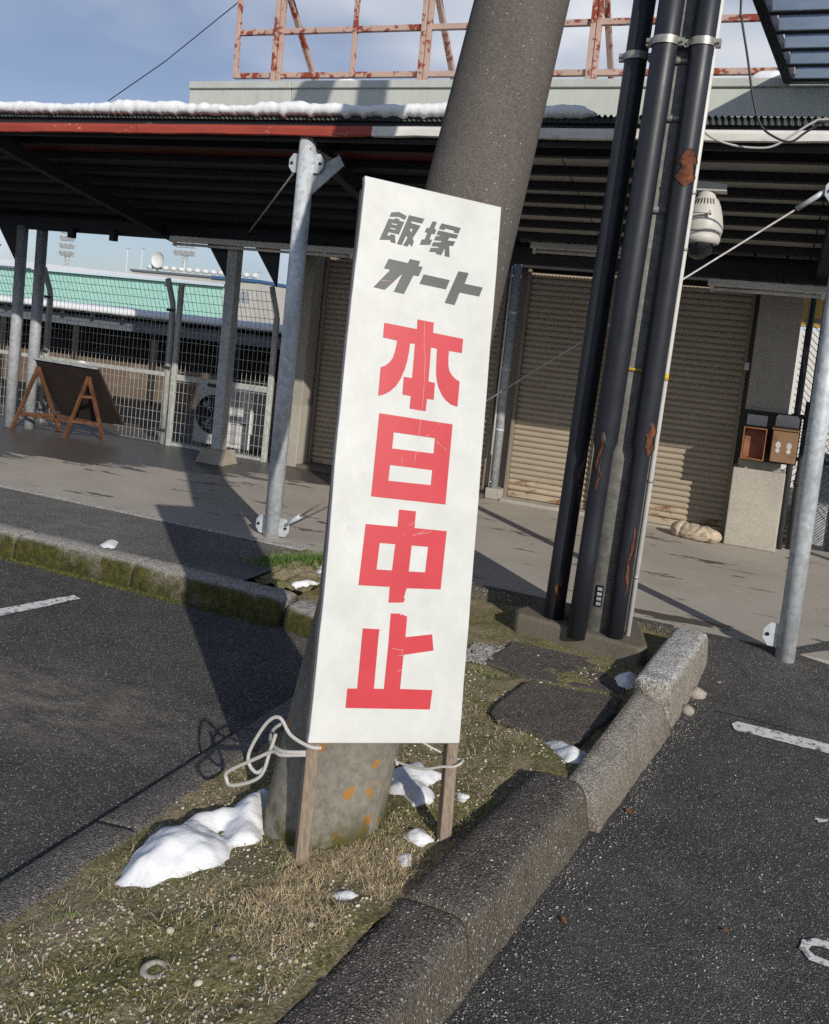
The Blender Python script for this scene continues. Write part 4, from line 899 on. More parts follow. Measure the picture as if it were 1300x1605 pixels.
# ================================================================ SECURITY CAMERA
sc_ = thing('security_camera', (-.47, 5.3, 2.2), 'white dome security camera hanging under the canopy edge', 'camera')
cx, cy = -.462, 5.30
b = MB(); b.box(cx - .16, cx + .105, cy - .05, cy + .05, 2.465, 2.485); b.slabv([(cx + .105, cy - .05, 2.485), (cx + .105, cy - .05, 2.505), (cx - .16, cy - .05, 2.53), (cx - .16, cy - .05, 2.485)], (0, .006, 0)); b.build('bracket', M['cam_white'], sc_, bevel=.003, seg=1)
b = MB(); b.bar((cx - .08, cy, 2.49), (cx - .10, cy - .02, 2.68), .05, .04, (0, 1, 0)); b.build('arm', M['galv_dull'], sc_, bevel=.003, seg=1)
b = MB(); b.lathe((cx, cy, 2.20), [(.0, .265), (.045, .265), (.05, .25), (.052, .235), (.068, .222), (.083, .19), (.098, .14), (.108, .085), (.1105, .05), (.107, .035), (.0, .035)], 36); hs_ = b.build('housing', M['cam_white'], sc_)
for k in range(7):
    a = A90 + R(-36 + k * 12); b = MB(); r0 = .096
    b.bar((cx + .0845*math.cos(a), cy + .0845*math.sin(a), 2.39), (cx + .0705*math.cos(a), cy + .0705*math.sin(a), 2.421), .004, .004, (math.cos(a), math.sin(a), 0)); b.build('vent_slot', M['plate_black'], hs_)
b = MB(); b.lathe((cx, cy, 2.20), [(.0, .034), (.104, .034), (.103, .0), (.096, -.02), (.083, -.024), (.0, -.024)], 36); b.build('ring', M['cam_white'], sc_)
b = MB(); b.lathe((cx - .008, cy, 2.20), [(.078, -.0245), (.077, -.05), (.066, -.078), (.042, -.1), (.018, -.109), (.0, -.11)], 30); b.build('dome', M['cam_dome'], sc_)
b = MB(); b.tube([(cx - .06, cy - .13, 2.335), (cx + .045, cy - .12, 2.335)], .006, 8); b.tube([(cx + .04, cy - .12, 2.322), (cx + .04, cy - .12, 2.348)], .008, 8); b.build('stay_bolt', M['cam_white'], sc_)

# ================================================================ MAIL BOXES on the pillar
mbt = thing('mail_box', (-.055, 7.50, .80), 'open rusty orange mail box missing its lid on the pillar', 'mail box', 'mail boxes on the pillar')
def open_box(t, x0, x1, y0, y1, z0, z1, mt, mi):
    b = MB(); w = .008; b.box(x0, x1, y1 - w, y1, z0, z1); b.box(x0, x0 + w, y0, y1 - w, z0, z1); b.box(x1 - w, x1, y0, y1 - w, z0, z1); b.box(x0 + w, x1 - w, y0, y1 - w, z0, z0 + w); b.box(x0 + w, x1 - w, y0, y1 - w, z1 - w, z1); b.build('case', [mt], t)
    b = MB(); b.box(x0 + .012, x1 - .012, y1 - .012, y1 - .0085, z0 + .012, z1 - .012); b.build('back_panel', mi, t)
open_box(mbt, -.142, .028, 7.395, 7.515, .815, 1.065, M['mail_orange'], M['mail_in'])
b = MB(); b.box(-.13, .02, 7.508, 7.516, 1.075, 1.16); b.build('name_plate', M['mail_plate'], mbt, bevel=.002, seg=1)
mb2 = thing('mail_box', (.16, 7.50, .80), 'closed brown mail box with two pale sole marks', 'mail box', 'mail boxes on the pillar')
b = MB(); b.box(.07, .252, 7.40, 7.515, .822, 1.07); bx_ = b.build('case', M['mail_brown'], mb2, bevel=.006)
b = MB(); b.hexa([(.062, 7.385, 1.071), (.26, 7.385, 1.071), (.26, 7.515, 1.071), (.062, 7.515, 1.071)], [(.062, 7.385, 1.078), (.26, 7.385, 1.078), (.26, 7.515, 1.096), (.062, 7.515, 1.096)]); b.build('lid', M['mail_brown'], mb2)
b = MB(); b.slabv([(.08, 7.518, 1.08), (.25, 7.518, 1.08), (.25, 7.518, 1.165), (.235, 7.518, 1.185), (.095, 7.518, 1.185), (.08, 7.518, 1.165)], (0, -.006, 0)); b.build('name_plate', M['mail_plate'], mb2)
for xx in (.118, .196):
    for zz, rx, rz in ((.955, .019, .026), (.913, .016, .018)):
        b = MB(); b.add([(xx + rx * math.cos(a * .349), 7.3985, zz + rz * math.sin(a * .349)) for a in range(18)], [tuple(range(18))]); b.build('sole_mark', M['plate_white'], bx_, recalc=False)
b = MB(); b.box(-.16, .265, 7.517, 7.535, .80, 1.195)
tag(b.build('backing_board', M['shed_dark'], bevel=.003), 'dark board behind the two mail boxes', 'board')

# ================================================================ SANDBAG
def sandbag(c, label):
    b = MB(); N, K = 56, 48; vs = []
    for i in range(K + 1):
        t = i / K; x = (t - .5) * .41
        env = (1 - abs(2 * t - 1) ** 2.6) ** .5 + .03
        for j in range(N):
            a = 2 * math.pi * j / N; ca, sa = math.cos(a), math.sin(a)
            fold = -.22 * math.exp(-((t - .30 - .10 * ca) / .035) ** 2) - .12 * math.exp(-((t - .42 - .16 * sa) / .03) ** 2) - .10 * math.exp(-((t - .66 + .12 * ca) / .03) ** 2)
            ridge = abs(math.sin(a * 2.5 + 9 * t + 3 * fbm(x * 6, ca, sa))) * -.10
            q = 1 + fold + ridge + .12 * fbm(x * 8, ca * 1.5, sa * 1.5 + 4)
            ry, rz = .10 * env * q, .078 * env * q * (1.1 if t < .35 else .92)
            vs.append((c[0] + x, c[1] + ry * ca - .10 * (t - .5), c[2] + max(.0, .056 + rz * sa)))
    b.add(vs, [(i*N + j, i*N + (j+1) % N, (i+1)*N + (j+1) % N, (i+1)*N + j) for i in range(K) for j in range(N)], 0, True)
    b.add(vs[:N], [tuple(range(N))]); b.add(vs[-N:], [tuple(range(N))])
    tag(b.build('sandbag', M['burlap']), label, 'sandbag')
sandbag((-.40, 7.50, .10), 'crumpled beige sandbag lying in front of the right shutter')

# ================================================================ RIGHT HAND CORNER
cf = thing('chain_link_gate', (.45, 8.2, .1), 'dark framed chain link gate beyond the pillar', 'gate')
for x in (.235, .345, .62, 1.2):
    b = MB(); b.bar((x, 8.2, .05), (x, 8.2, 2.3), .035, .035, (0, 1, 0)); b.build('upright', M['dark_frame'], cf, bevel=.003, seg=1)
for z in (.80, 1.16, 1.97):
    b = MB(); b.bar((.2, 8.195, z), (1.9, 8.195, z), .03, .035); b.build('rail', M['dark_frame'], cf, bevel=.003, seg=1)
b = MB()
for i in range(46):
    for s in (-1, 1):
        x0 = .2 + i * .055 - .9; z0, z1 = .12, 1.97
        xa, xb = (x0, x0 + 1.85) if s > 0 else (x0 + 1.85, x0)
        # clip to the frame
        ta = max(0, (.2 - min(xa, xb)) / 1.85); tb = min(1, (1.9 - min(xa, xb)) / 1.85)
        if tb <= ta: continue
        if s > 0: b.tube([(xa + 1.85*ta, 8.2, z0 + 1.85*ta), (xa + 1.85*tb, 8.2, z0 + 1.85*tb)], .0028, 4, 0, False)
        else: b.tube([(xb + 1.85*ta, 8.207, z1 - 1.85*ta), (xb + 1.85*tb, 8.207, z1 - 1.85*tb)], .0028, 4, 0, False)
b.build('wire_mesh', M['wire_dark'], cf, recalc=False)['kind'] = 'stuff'
b = MB(); b.tube([(.235, 7.72, .1), (.235, 7.72, 2.3)], .020, 12); tag(b.build('downpipe', M['drain']), 'thin black pipe against the pillar corner', 'pipe')
b = MB(); b.tube([(.315, 7.80, .1), (.315, 7.80, .72), (.315, 7.80, .74), (.315, 7.80, 1.3)], [.034, .034, .030, .030], 14); b.tube([(.315, 7.80, .62), (.315, 7.80, .66)], .041, 14); tag(b.build('downpipe', M['drain']), 'thick grey drain pipe with a collar beside the pillar', 'pipe')
b = MB(); b.box(.15, 2.5, 8.9, 9.0, 1.95, 2.6); tag(b.build('yellow_signboard', M['yellow_wall']), 'yellow ochre panel seen above the chain link gate', 'panel')
b = MB(); b.box(-.2, 4, 12.9, 13.1, 0, 2.1); tag(b.build('garden_wall', M['far_white'], bevel=.01), 'white wall beyond the chain link gate', 'wall')
b = MB(); b.box(.44, .60, 8.45, 8.6, .05, .85); tag(b.build('meter_box', M['galv_dull'], bevel=.01), 'grey metal box behind the chain link gate', 'box')

# ================================================================ FENCE
FY = 7.62
def wire_panel(b, x0, x1, z0, z1, bend=True):
    n = int((x1 - x0) / .052)
    for i in range(n + 1):
        x = x0 + (x1 - x0) * i / n
        b.tube([(x, FY, z0), (x, FY, z1)], .0026, 4, 0, False)
        if bend: b.tube([(x, FY, z1), (x - .0, FY - .03, z1 + .07), (x, FY - .13, z1 + .30)], .0026, 4, 0, False)
    z = z0
    while z <= z1 + .001:
        b.tube([(x0, FY - .004, z), (x1, FY - .004, z)], .0026, 4, 0, False); z += .104
    if bend:
        for dy, dz in ((.0, .035), (.045, .12), (.085, .20), (.125, .29)): b.tube([(x0, FY - dy - .004, z1 + dz), (x1, FY - dy - .004, z1 + dz)], .0026, 4, 0, False)
fn = thing('mesh_fence', (-7, FY, .03), 'grey welded mesh fence with bent top beside the walk', 'fence')
for x0, x1 in ((-10.6, -9.02), (-8.98, -7.42), (-7.38, -5.79)):
    b = MB(); wire_panel(b, x0, x1, .12, 1.47); b.build('wire_mesh', M['wire'], fn, recalc=False)['kind'] = 'stuff'
    b = MB(); b.bar((x0, FY + .01, .825), (x1, FY + .01, .825), .03, .045); b.build('rail', M['fence'], fn, bevel=.004, seg=1)
def fence_post(x, parent, bend=True):
    b = MB(); pts = [(x, FY + .03, .03), (x, FY + .03, 1.50)]
    if bend: pts += [(x, FY + .015, 1.57), (x, FY - .09, 1.80)]
    b.tube(pts, .030, 14); o = b.build('fence_post', M['fence'], parent)
    for z in (.25, .9, 1.49):
        k = MB(); k.box(x - .05, x + .05, FY - .012, FY - .004, z - .014, z + .014); k.tube([(x, FY - .03, z), (x, FY, z)], .008, 8); k.build('fence_clip', M['wire_dark'], o)
    if bend:
        k = MB(); k.tube([(x - .045, FY - .075, 1.73), (x + .04, FY - .07, 1.74)], .008, 8); k.build('fence_clip', M['fence'], o)
for x in (-10.6, -9.0, -7.40, -5.77): fence_post(x, fn)
gt = thing('mesh_gate', (-5.1, FY, .03), 'grey mesh gate next to the building pillar', 'gate')
for x in (-5.665, -4.52):
    b = MB(); b.bar((x, FY, .09), (x, FY, 1.76 if x < -5 else 1.52), .052, .045, (0, 1, 0)); b.build('gate_post', M['fence'], gt, bevel=.005, seg=1)
b = MB(); b.tube([(-4.515, FY, 1.50), (-4.52, FY - .01, 1.56), (-4.57, FY - .06, 1.82)], .026, 12); b.build('bent_arm', M['fence'], gt)
b = MB(); b.tube([(-5.06, FY + .05, 1.50), (-5.06, FY + .03, 1.56), (-5.09, FY - .06, 1.80)], .026, 12); b.build('bent_arm', M['fence'], gt)
for z in (.81, ):
    b = MB(); b.bar((-5.64, FY + .01, z), (-4.545, FY + .01, z), .035, .06); b.build('rail', M['fence'], gt, bevel=.004, seg=1)
for z in (.115, ):
    b = MB(); b.bar((-5.64, FY + .01, z), (-4.545, FY + .01, z), .03, .03); b.build('rail', M['fence'], gt, bevel=.004, seg=1)
b = MB(); wire_panel(b, -5.64, -4.545, .14, 1.47); b.build('wire_mesh', M['wire'], gt, recalc=False)['kind'] = 'stuff'
b = MB(); b.box(-5.22, -5.02, FY - .05, FY - .03, .77, .80); b.build('latch', M['plate_black'], gt)

# ================================================================ A-FRAME STAND
af = thing('a_frame_stand', (-6.7, 7.2, .1), 'rusty orange A-frame stand with a dark panel in front of the fence', 'sign stand')
LF, RF, RR_, LR = Vector((-7.18, 7.02, .1)), Vector((-6.475, 7.01, .1)), Vector((-6.16, 7.22, .1)), Vector((-6.87, 7.36, .1))
AL, AR = Vector((-7.03, 7.17, .76)), Vector((-6.32, 7.12, .74))
for p, q in ((LF, AL), (RF, AR), (RR_, AR), (LR, AL)):
    b = MB(); b.bar(p, q, .036, .028, (1, 0, 0)); b.build('leg', M['rust_wood'], af, bevel=.003, seg=1)
for p, q in ((RF.lerp(AR, .28), RR_.lerp(AR, .26)), (RF.lerp(AR, .68), RR_.lerp(AR, .68)), (LF.lerp(AL, .25), LR.lerp(AL, .25)), (LF.lerp(AL, .25), RF.lerp(AR, .27)), (LR.lerp(AL, .26), RR_.lerp(AR, .27))):
    b = MB(); b.bar(p, q, .028, .026); b.build('crossbar', M['rust_wood'], af, bevel=.002, seg=1)
b = MB(); b.slabv([(-7.11, 7.17, .84), (-6.22, 7.12, .83), (-6.05, 7.36, .27), (-6.90, 7.42, .24)], (.01, .018, .006)); b.build('panel', M['rust_panel'], af, bevel=.004, seg=1)
b = MB(); b.bar((-7.11, 7.165, .845), (-6.22, 7.115, .835), .02, .02); b.build('top_batten', M['galv_dull'], af)
lump(-6.72, 7.45, .842, .05, .02, .02, 4, 'crust of snow on the fence rail behind the stand')

# ================================================================ YARD AND FAR BUILDINGS
ac = thing('air_conditioner', (-5.5, 8.4, .03), 'ivory outdoor air conditioner unit behind the mesh gate', 'air conditioner')
b = MB(); b.box(-5.86, -5.13, 8.30, 8.62, .06, .70); b.build('case', M['ac'], ac, bevel=.02, seg=3)
b = MB(); b.lathe((0, 0, 0), [(.0, .0), (.20, .0), (.205, -.008), (.215, -.008), (.215, .01)], 36)
b.v = [(-5.62 + x, 8.298 + z, .40 + y) for x, y, z in b.v]; b.build('fan_opening', M['ac_dark'], ac)
for k in range(3):
    a = k * 2.094; b = MB(); b.slabv([(-5.62 + .02*math.cos(a), 8.294, .40 + .02*math.sin(a)), (-5.62 + .17*math.cos(a - .3), 8.294, .40 + .17*math.sin(a - .3)), (-5.62 + .18*math.cos(a + .4), 8.294, .40 + .18*math.sin(a + .4))], (0, -.004, 0)); b.build('fan_blade', M['galv_dull'], ac)
b = MB()
for k in range(10):
    a = k * math.pi / 5; b.tube([(-5.62, 8.285, .40), (-5.62 + .212*math.cos(a), 8.287, .40 + .212*math.sin(a))], .003, 5)
for r in (.06, .11, .16, .21): b.tube([(-5.62 + r*math.cos(i*.262), 8.286, .40 + r*math.sin(i*.262)) for i in range(25)], .003, 5)
b.build('fan_guard', M['wire_dark'], ac)
b = MB(); b.box(-5.36, -5.30, 8.296, 8.299, .10, .68); b.build('panel_seam', M['galv_dull'], ac)
b = MB(); b.box(-5.25, -5.17, 8.295, 8.299, .33, .345); b.build('maker_plate', M['ac_dark'], ac)
for x in (-5.78, -5.22):
    b = MB(); b.box(x - .05, x + .05, 8.3, 8.62, .03, .06); b.build('foot', M['concrete'], ac)
lump(-5.52, 8.45, .698, .36, .15, .055, 6, 'smooth snow cap on the air conditioner')

sh = thing('shed', (-10, 11, 0), 'long low dark shed with snow on its eaves behind the fence', 'shed')
b = MB(); b.box(-18, -5.2, 12.2, 12.4, 0, 1.3); b.build('back_wall', M['shed_dark'], sh)
b = MB(); b.box(-18, -5.2, 11.05, 11.12, .03, .62); b.build('low_wall', M['shed_brown'], sh)
b = MB(); b.box(-18, -5.2, 11.0, 11.06, 1.10, 1.27); b.build('beam', M['shed_beam'], sh)
b = MB(); b.hexa([(-18, 10.85, 1.31), (-5.1, 10.85, 1.31), (-5.1, 12.8, 1.335), (-18, 12.8, 1.335)], [(-18, 10.85, 1.335), (-5.1, 10.85, 1.335), (-5.1, 12.8, 1.36), (-18, 12.8, 1.36)]); b.build('roof', M['shed_dark'], sh)
for i in range(22):
    b = MB(); x = -17.8 + i * .58; b.bar((x, 10.87, 1.285), (x, 12.4, 1.30), .05, .05); b.build('rafter', M['shed_dark'], sh)
for i in range(9):
    b = MB(); x = -17.6 + i * 1.5; b.box(x - .04, x + .04, 11.0, 11.05, .03, 1.10); b.build('post', M['shed_dark'], sh)
b = MB(); n = 160; secs = []
for i in range(n + 1):
    x = -18 + 12.9 * i / n; h = .075 + .02 * fbm(x * 1.2, 4) ; d = .012 + .03 * max(0, fbm(x * 5, 8))
    secs.append([(x, 10.84, 1.335 - d), (x, 10.80, 1.35), (x, 10.82, 1.36 + h * .7), (x, 11.0, 1.36 + h), (x, 12.7, 1.365 + h), (x, 12.7, 1.36), (x, 10.9, 1.338)])
b.loft(secs, 0, True); tag(b.build('snow', M['snow']), 'snow lying on the low shed roof', 'snow', kind='stuff')

gb_ = thing('warehouse', (-50, 60, 0), 'long mint green warehouse with a snowy roof', 'warehouse')
b = MB(); b.prism([(-76, 60), (-40.6, 60), (-51.5, 75), (-90, 75)], -2, 3.72); b.build('wall', M['mint'], gb_)
for i in range(1, 36):
    b = MB(); b.box(-76 + i, -75.95 + i, 59.97, 60.0, 0, 3.7); b.build('wall_rib', M['mint'], gb_) if i % 3 == 0 else None
b = MB(); b.hexa([(-77, 59.6, 3.55), (-40.3, 59.6, 3.68), (-51.5, 75.5, 3.72), (-92, 76, 3.72)], [(-80, 64, 4.75), (-43.2, 64, 4.05), (-47.5, 70, 4.05), (-85, 70, 4.75)]); b.build('roof', M['snow'], gb_)
b = MB(); b.box(-77, -60, 59.55, 59.62, 3.62, 3.74); b.build('gutter', M['shed_beam'], gb_)
wb = thing('office_block', (-70, 95, 0), 'pale flat roofed building with vents and a dish on the skyline', 'building')
b = MB(); b.box(-78.6, -59.6, 95, 110, -2, 5.9); b.build('wall', M['white_bldg'], wb)
b = MB(); b.box(-78.8, -66, 94.8, 110, 5.9, 6.15); b.build('roof_edge', M['shed_beam'], wb)
b = MB(); b.box(-66, -59.4, 94.7, 110, 5.85, 6.2); b.build('roof_edge', M['blue_trim'], wb)
for i in range(8):
    b = MB(); b.box(-77.5 + i * 2.3, -77.42 + i * 2.3, 94.97, 95, 0, 5.9); b.build('panel_joint', M['far_steel'], wb)
for i in range(14):
    b = MB(); b.lathe((-76.5 + i * 1.22, 96, 6.15), [(.2, 0), (.2, .25), (.48, .35), (.48, .55), (.3, .8), (0, .85)], 10); b.build('roof_vent', M['far_white'], wb)
b = MB(); b.lathe((0, 0, 0), [(.0, .0), (.5, .08), (.85, .22), (1.0, .38)], 18); b.v = [(-74.8 + x, 95.6 - z, 7.6 + y) for x, y, z in b.v]; b.tube([(-74.8, 95.6, 6.1), (-74.8, 95.6, 7.6)], .08, 6); b.build('dish_antenna', M['far_white'], wb)
b = MB(); b.box(-62, -60.5, 94.97, 95.0, 3.2, 4.6); b.build('window', M['galv_dull'], wb)
for x, y, h in ((-78.0, 96, 9.0), (-71.2, 96, 8.1), (-60.2, 96, 7.2), (-78.7, 94, 8.7)):
    t = thing('lamp_post', (x, y, 0), None, 'lamp post', 'lamp posts on the pale building')
    t['label'] = {-78.0: 'thin lamp post at the left end of the pale flat roof', -71.2: 'thin lamp post left of the blue roof edge', -60.2: 'lamp post at the blue end of the pale building', -78.7: 'short lamp post in front of the pale building corner'}[x]
    b = MB(); b.tube([(x, y, -1), (x, y, h)], .07, 6); b.build('pole', M['far_white'], t)
    b = MB(); b.bar((x - .1, y, h), (x + .9, y - .3, h + .05), .16, .12); b.build('lamp_head', M['far_white'], t)
def flood(x, y, z0, h, rows, cols, label):
    t = thing('floodlight_tower', (x, y, 0), label, 'floodlight', 'floodlight towers on the skyline')
    b = MB()
    for s in (-1, 1):
        b.tube([(x + s * .7, y, -2), (x + s * .45, y, h)], .09, 6)
    for k in range(14):
        z = h * k / 14; b.tube([(x - .65, y, z), (x + .6, y, z + h / 14)], .05, 5)
    b.build('mast', M['far_steel'], t)
    for r in range(rows):
        z = h + .3 + r * 1.25; b = MB(); b.bar((x - cols * .5, y, z - .45), (x + cols * .5, y, z - .45), .1, .1); b.build('crossbeam', M['far_steel'], t)
        for c in range(cols):
            b = MB(); xx = x + (c - (cols - 1) / 2) * 1.05; b.tube([(xx, y - .5, z - .1), (xx, y + .1, z + .05)], [.45, .22], 10); b.build('lamp', M['far_steel'], t)
flood(-89, 120, 0, 10.4, 2, 4, 'wide floodlight tower above the pale building')
flood(-113, 120, 0, 8.8, 4, 3, 'slim floodlight tower above the snowy roof on the left')
b = MB(); x, y = -78, 150
for s in (-1, 1): b.tube([(x + s * 1.6, y, -2), (x + s * .3, y, 11), (x, y, 13)], .10, 5)
for z, w in ((8.4, 2.2), (9.8, 1.8), (11.2, 1.3)): b.tube([(x - w, y, z), (x + w, y, z)], .08, 5)
tag(b.build('power_pylon', M['far_steel']), 'distant lattice pylon in front of the hills', 'pylon')
b = MB(); b.tube([(-8.009, 9, 3.975), (-7.2, 9, 4.44), (-6.249, 9, 5.086), (-5.5, 9, 5.65)], .006, 6)
tag(b.build('guy_wire', M['cable_dark']), 'thin guy wire running up to the billboard frame corner', 'wire')

# ================================================================ CABLES at the right
for pts, mt, lab in ((CABLE1, 'cable_dark', 'dark cable drooping in front of the white fascia'), (CABLE2, 'cable_white', 'pale cable looping from the conduits along the white fascia')):
    b = MB(); ex = [(p[0], p[1], p[2]) for p in pts]
    if mt == 'cable_dark': ex = [(-.40, 4.5, 3.9)] + ex
    else: ex = [(-.50, 4.42, 2.74)] + ex
    ex += [(.5, 4.6, 2.70)]
    b.tube(smooth_path(ex), .0055, 7); tag(b.build('cable', M[mt]), lab, 'cable')

# ================================================================ SNOW PATCHES
def pip(x, y, poly):
    c = False; n = len(poly)
    for i in range(n):
        (x1, y1), (x2, y2) = poly[i], poly[i - 1]
        if (y1 > y) != (y2 > y) and x < (x2 - x1) * (y - y1) / (y2 - y1) + x1: c = not c
    return c
def dist(x, y, poly):
    best = 9; n = len(poly)
    for i in range(n):
        (x1, y1), (x2, y2) = poly[i], poly[i - 1]; dx, dy = x2 - x1, y2 - y1; L2 = dx*dx + dy*dy
        t = max(0, min(1, ((x - x1)*dx + (y - y1)*dy) / L2)) if L2 else 0
        best = min(best, math.hypot(x - x1 - t*dx, y - y1 - t*dy))
    return best
def snow(poly, h, label, step=.008, base=soil_z, grow=.008):
    xs_, ys_ = [p[0] for p in poly], [p[1] for p in poly]; x0, x1, y0, y1 = min(xs_) - .03, max(xs_) + .03, min(ys_) - .03, max(ys_) + .03
    nx, ny = max(2, int((x1 - x0) / step)), max(2, int((y1 - y0) / step)); idx = {}; b = MB(); vs = []; keep = {}
    for j in range(ny + 1):
        for i in range(nx + 1):
            x, y = x0 + (x1 - x0) * i / nx, y0 + (y1 - y0) * j / ny
            d = dist(x, y, poly) * (1 if pip(x, y, poly) else -1) + grow + .010 * fbm(x * 30, y * 30) + .005 * fbm(x * 80, y * 80)
            z = base(x, y) - .012 + (h * (1 - math.exp(-max(0, d) / (h * .7))) * (1 + .28 * fbm(x * 9, y * 9, 2) + .07 * fbm(x * 45, y * 45, 5)) if d > 0 else d * .6)
            keep[i, j] = d > -.012; idx[i, j] = len(vs); vs.append((x, y, z))
    for _ in range(4):      # melt: relax the heights inside the patch
        zz = [v[2] for v in vs]
        for j in range(1, ny):
            for i in range(1, nx):
                if keep[i, j]:
                    k = idx[i, j]; a = (zz[idx[i-1, j]] + zz[idx[i+1, j]] + zz[idx[i, j-1]] + zz[idx[i, j+1]]) / 4
                    vs[k] = (vs[k][0], vs[k][1], zz[k] * .4 + a * .6)
    vs = [(x, y, z + .0025 * fbm(x * 60, y * 60, 9) + .0012 * fbm(x * 160, y * 160, 3)) for x, y, z in vs]
    fs = [(idx[i, j], idx[i+1, j], idx[i+1, j+1], idx[i, j+1]) for j in range(ny) for i in range(nx) if keep[i, j] or keep[i+1, j] or keep[i+1, j+1] or keep[i, j+1]]
    b.add(vs, fs, 0, True)
    o = b.build('snow', M['snow'], recalc=False); bm = bmesh.new(); bm.from_mesh(o.data); bmesh.ops.delete(bm, geom=[v for v in bm.verts if not v.link_faces], context='VERTS'); bm.to_mesh(o.data); bm.free()
    tag(o, label, 'snow', kind='stuff')
snow(SNOW0, .085, 'large melting snow heap left of the leaning pole', .008, soil_z, .030)
snow(SNOW1, .055, 'snow patch behind the board between pole and board leg', .008, soil_z, .02)
snow(SNOW2, .035, 'small snow patch in front of the kerb beside the pole', .006, soil_z, .014); snow(SNOW3, .03, 'snow crumb near the right board leg', .006, soil_z, .013)
snow(SNOW4, .025, 'snow crumb behind the right board leg', .005, soil_z, .012); snow(SNOW5, .03, 'snow crumb on the straw in front of the pole', .005, soil_z, .013)
snow(SNOW6, .02, 'snow crumb at the foot of the pole', .005); snow(SNOW7, .016, 'tiny snow crumb on the gravel', .004); snow(SNOW8, .012, 'tiny snow crumb by the flat border', .004)
snow([(p[0] + (p[0] + .5) * .25, p[1] + (p[1] - 3.1) * .2) for p in SNOW9], .07, 'forked snow patch beside the splayed kerb', .009); snow(SNOW10, .04, 'snow patch on the slab by the pale end kerb', .009, lambda x, y: .093)
snow(SNOW11, .03, 'oval snow lump on the mossy kerb', .010, lambda x, y: .138); snow(SNOW12, .022, 'snow remnant at the end of the asphalt strip', .007, lambda x, y: .120, -.008); snow(SNOW13, .04, 'snow crumb beside the green grass tuft', .008, lambda x, y: .12)

# ================================================================ GRIT, STRAW, GRASS, LEAVES
ico = [(0, 0, -1), (.72, -.53, -.45), (-.28, -.85, -.45), (-.89, 0, -.45), (-.28, .85, -.45), (.72, .53, -.45), (.28, -.85, .45), (-.72, -.53, .45), (-.72, .53, .45), (.28, .85, .45), (.89, 0, .45), (0, 0, 1)]
icf = [(0,2,1),(1,5,0),(0,3,2),(0,4,3),(0,5,4),(1,10,5),(2,6,1),(3,7,2),(4,8,3),(5,9,4),(1,6,10),(2,7,6),(3,8,7),(4,9,8),(5,10,9),(6,11,10),(7,11,6),(8,11,7),(9,11,8),(10,11,9)]
def pebble(b, x, y, z, r, m=0):
    a = random.random() * 6.28; ca, sa = math.cos(a), math.sin(a); sx, sy, sz = r * random.uniform(.8, 1.3), r * random.uniform(.6, 1), r * random.uniform(.4, .75)
    b.add([(x + ca*p[0]*sx - sa*p[1]*sy, y + sa*p[0]*sx + ca*p[1]*sy, z + p[2]*sz) for p in ((q[0]*random.uniform(.8, 1.15), q[1]*random.uniform(.8, 1.15), q[2]) for q in ico)], icf, m, r > .008)
def in_bed(x, y):
    xr = -.478 + (min(y, 2.76) - 1.813) * .143 - .225 if y < 2.78 else -.46
    return (-1.44 if y < 3.85 else -2.2) < x < xr and math.hypot(x + 1.04, y - 2.24) > .18
b = MB(); cnt = 0
while cnt < 5600:
    y = random.uniform(.9, 1) if False else 1.15 + 3.0 * random.random() ** 1.7; x = random.uniform(-1.45, -.45)
    if not in_bed(x, y) or fbm(x * 4, y * 4, 7) + .25 * random.random() < -.05: continue
    r = random.choice((.0014, .0018, .0022, .0028, .0036, .0048)) * random.uniform(.8, 1.2)
    pebble(b, x, y, soil_z(x, y) + r * .3, r, 0 if random.random() < .75 else 1); cnt += 1
for i in range(500):
    x, y = random.uniform(-1.15, -1.0), random.uniform(3.78, 4.06); pebble(b, x, y, soil_z(x, y) + .006, random.uniform(.006, .011), 1)
tag(b.build('gravel', [M['pebble'], M['pebble_grey']], recalc=False), 'fine pale gravel scattered over the planting bed', 'gravel', kind='stuff')
STN = [(-1.09, 1.62, .017, 0, 'yellowish pebble left of the ring stone'), (-.93, 1.50, .016, 0, 'pale yellow pebble right of the ring stone'), (-.99, 1.66, .013, 1, 'flat grey pebble above the ring stone'), (-.80, 1.74, .014, 0, 'cream pebble near the dark kerb'), (-1.13, 1.72, .012, 1, 'small dark pebble in the bed'), (-.90, 1.58, .013, 1, 'dark pebble between the ring stone and the kerb'), (-1.02, 1.76, .012, 0, 'sandy pebble on the moss')]
for x, y, r, mt, lab in STN:
    r *= .72; b = MB(); pebble(b, x, y, soil_z(x, y) + r * .2, r); tag(b.build('pebble', M['pebble_grey' if mt else 'pebble'], recalc=False), lab, 'stone', 'larger pebbles in the bed')
rx, ry = -1.044, 1.507; rz = soil_z(rx, ry)
b = MB(); b.lathe((rx, ry, rz - .004), [(.031, -.01), (.031, .004), (.027, .008), (.020, .008), (.016, .005), (.015, -.004), (.0, -.005)], 26); tag(b.build('ring_stone', M['concrete_pale']), 'pale round ring stone set in the soil', 'stone')
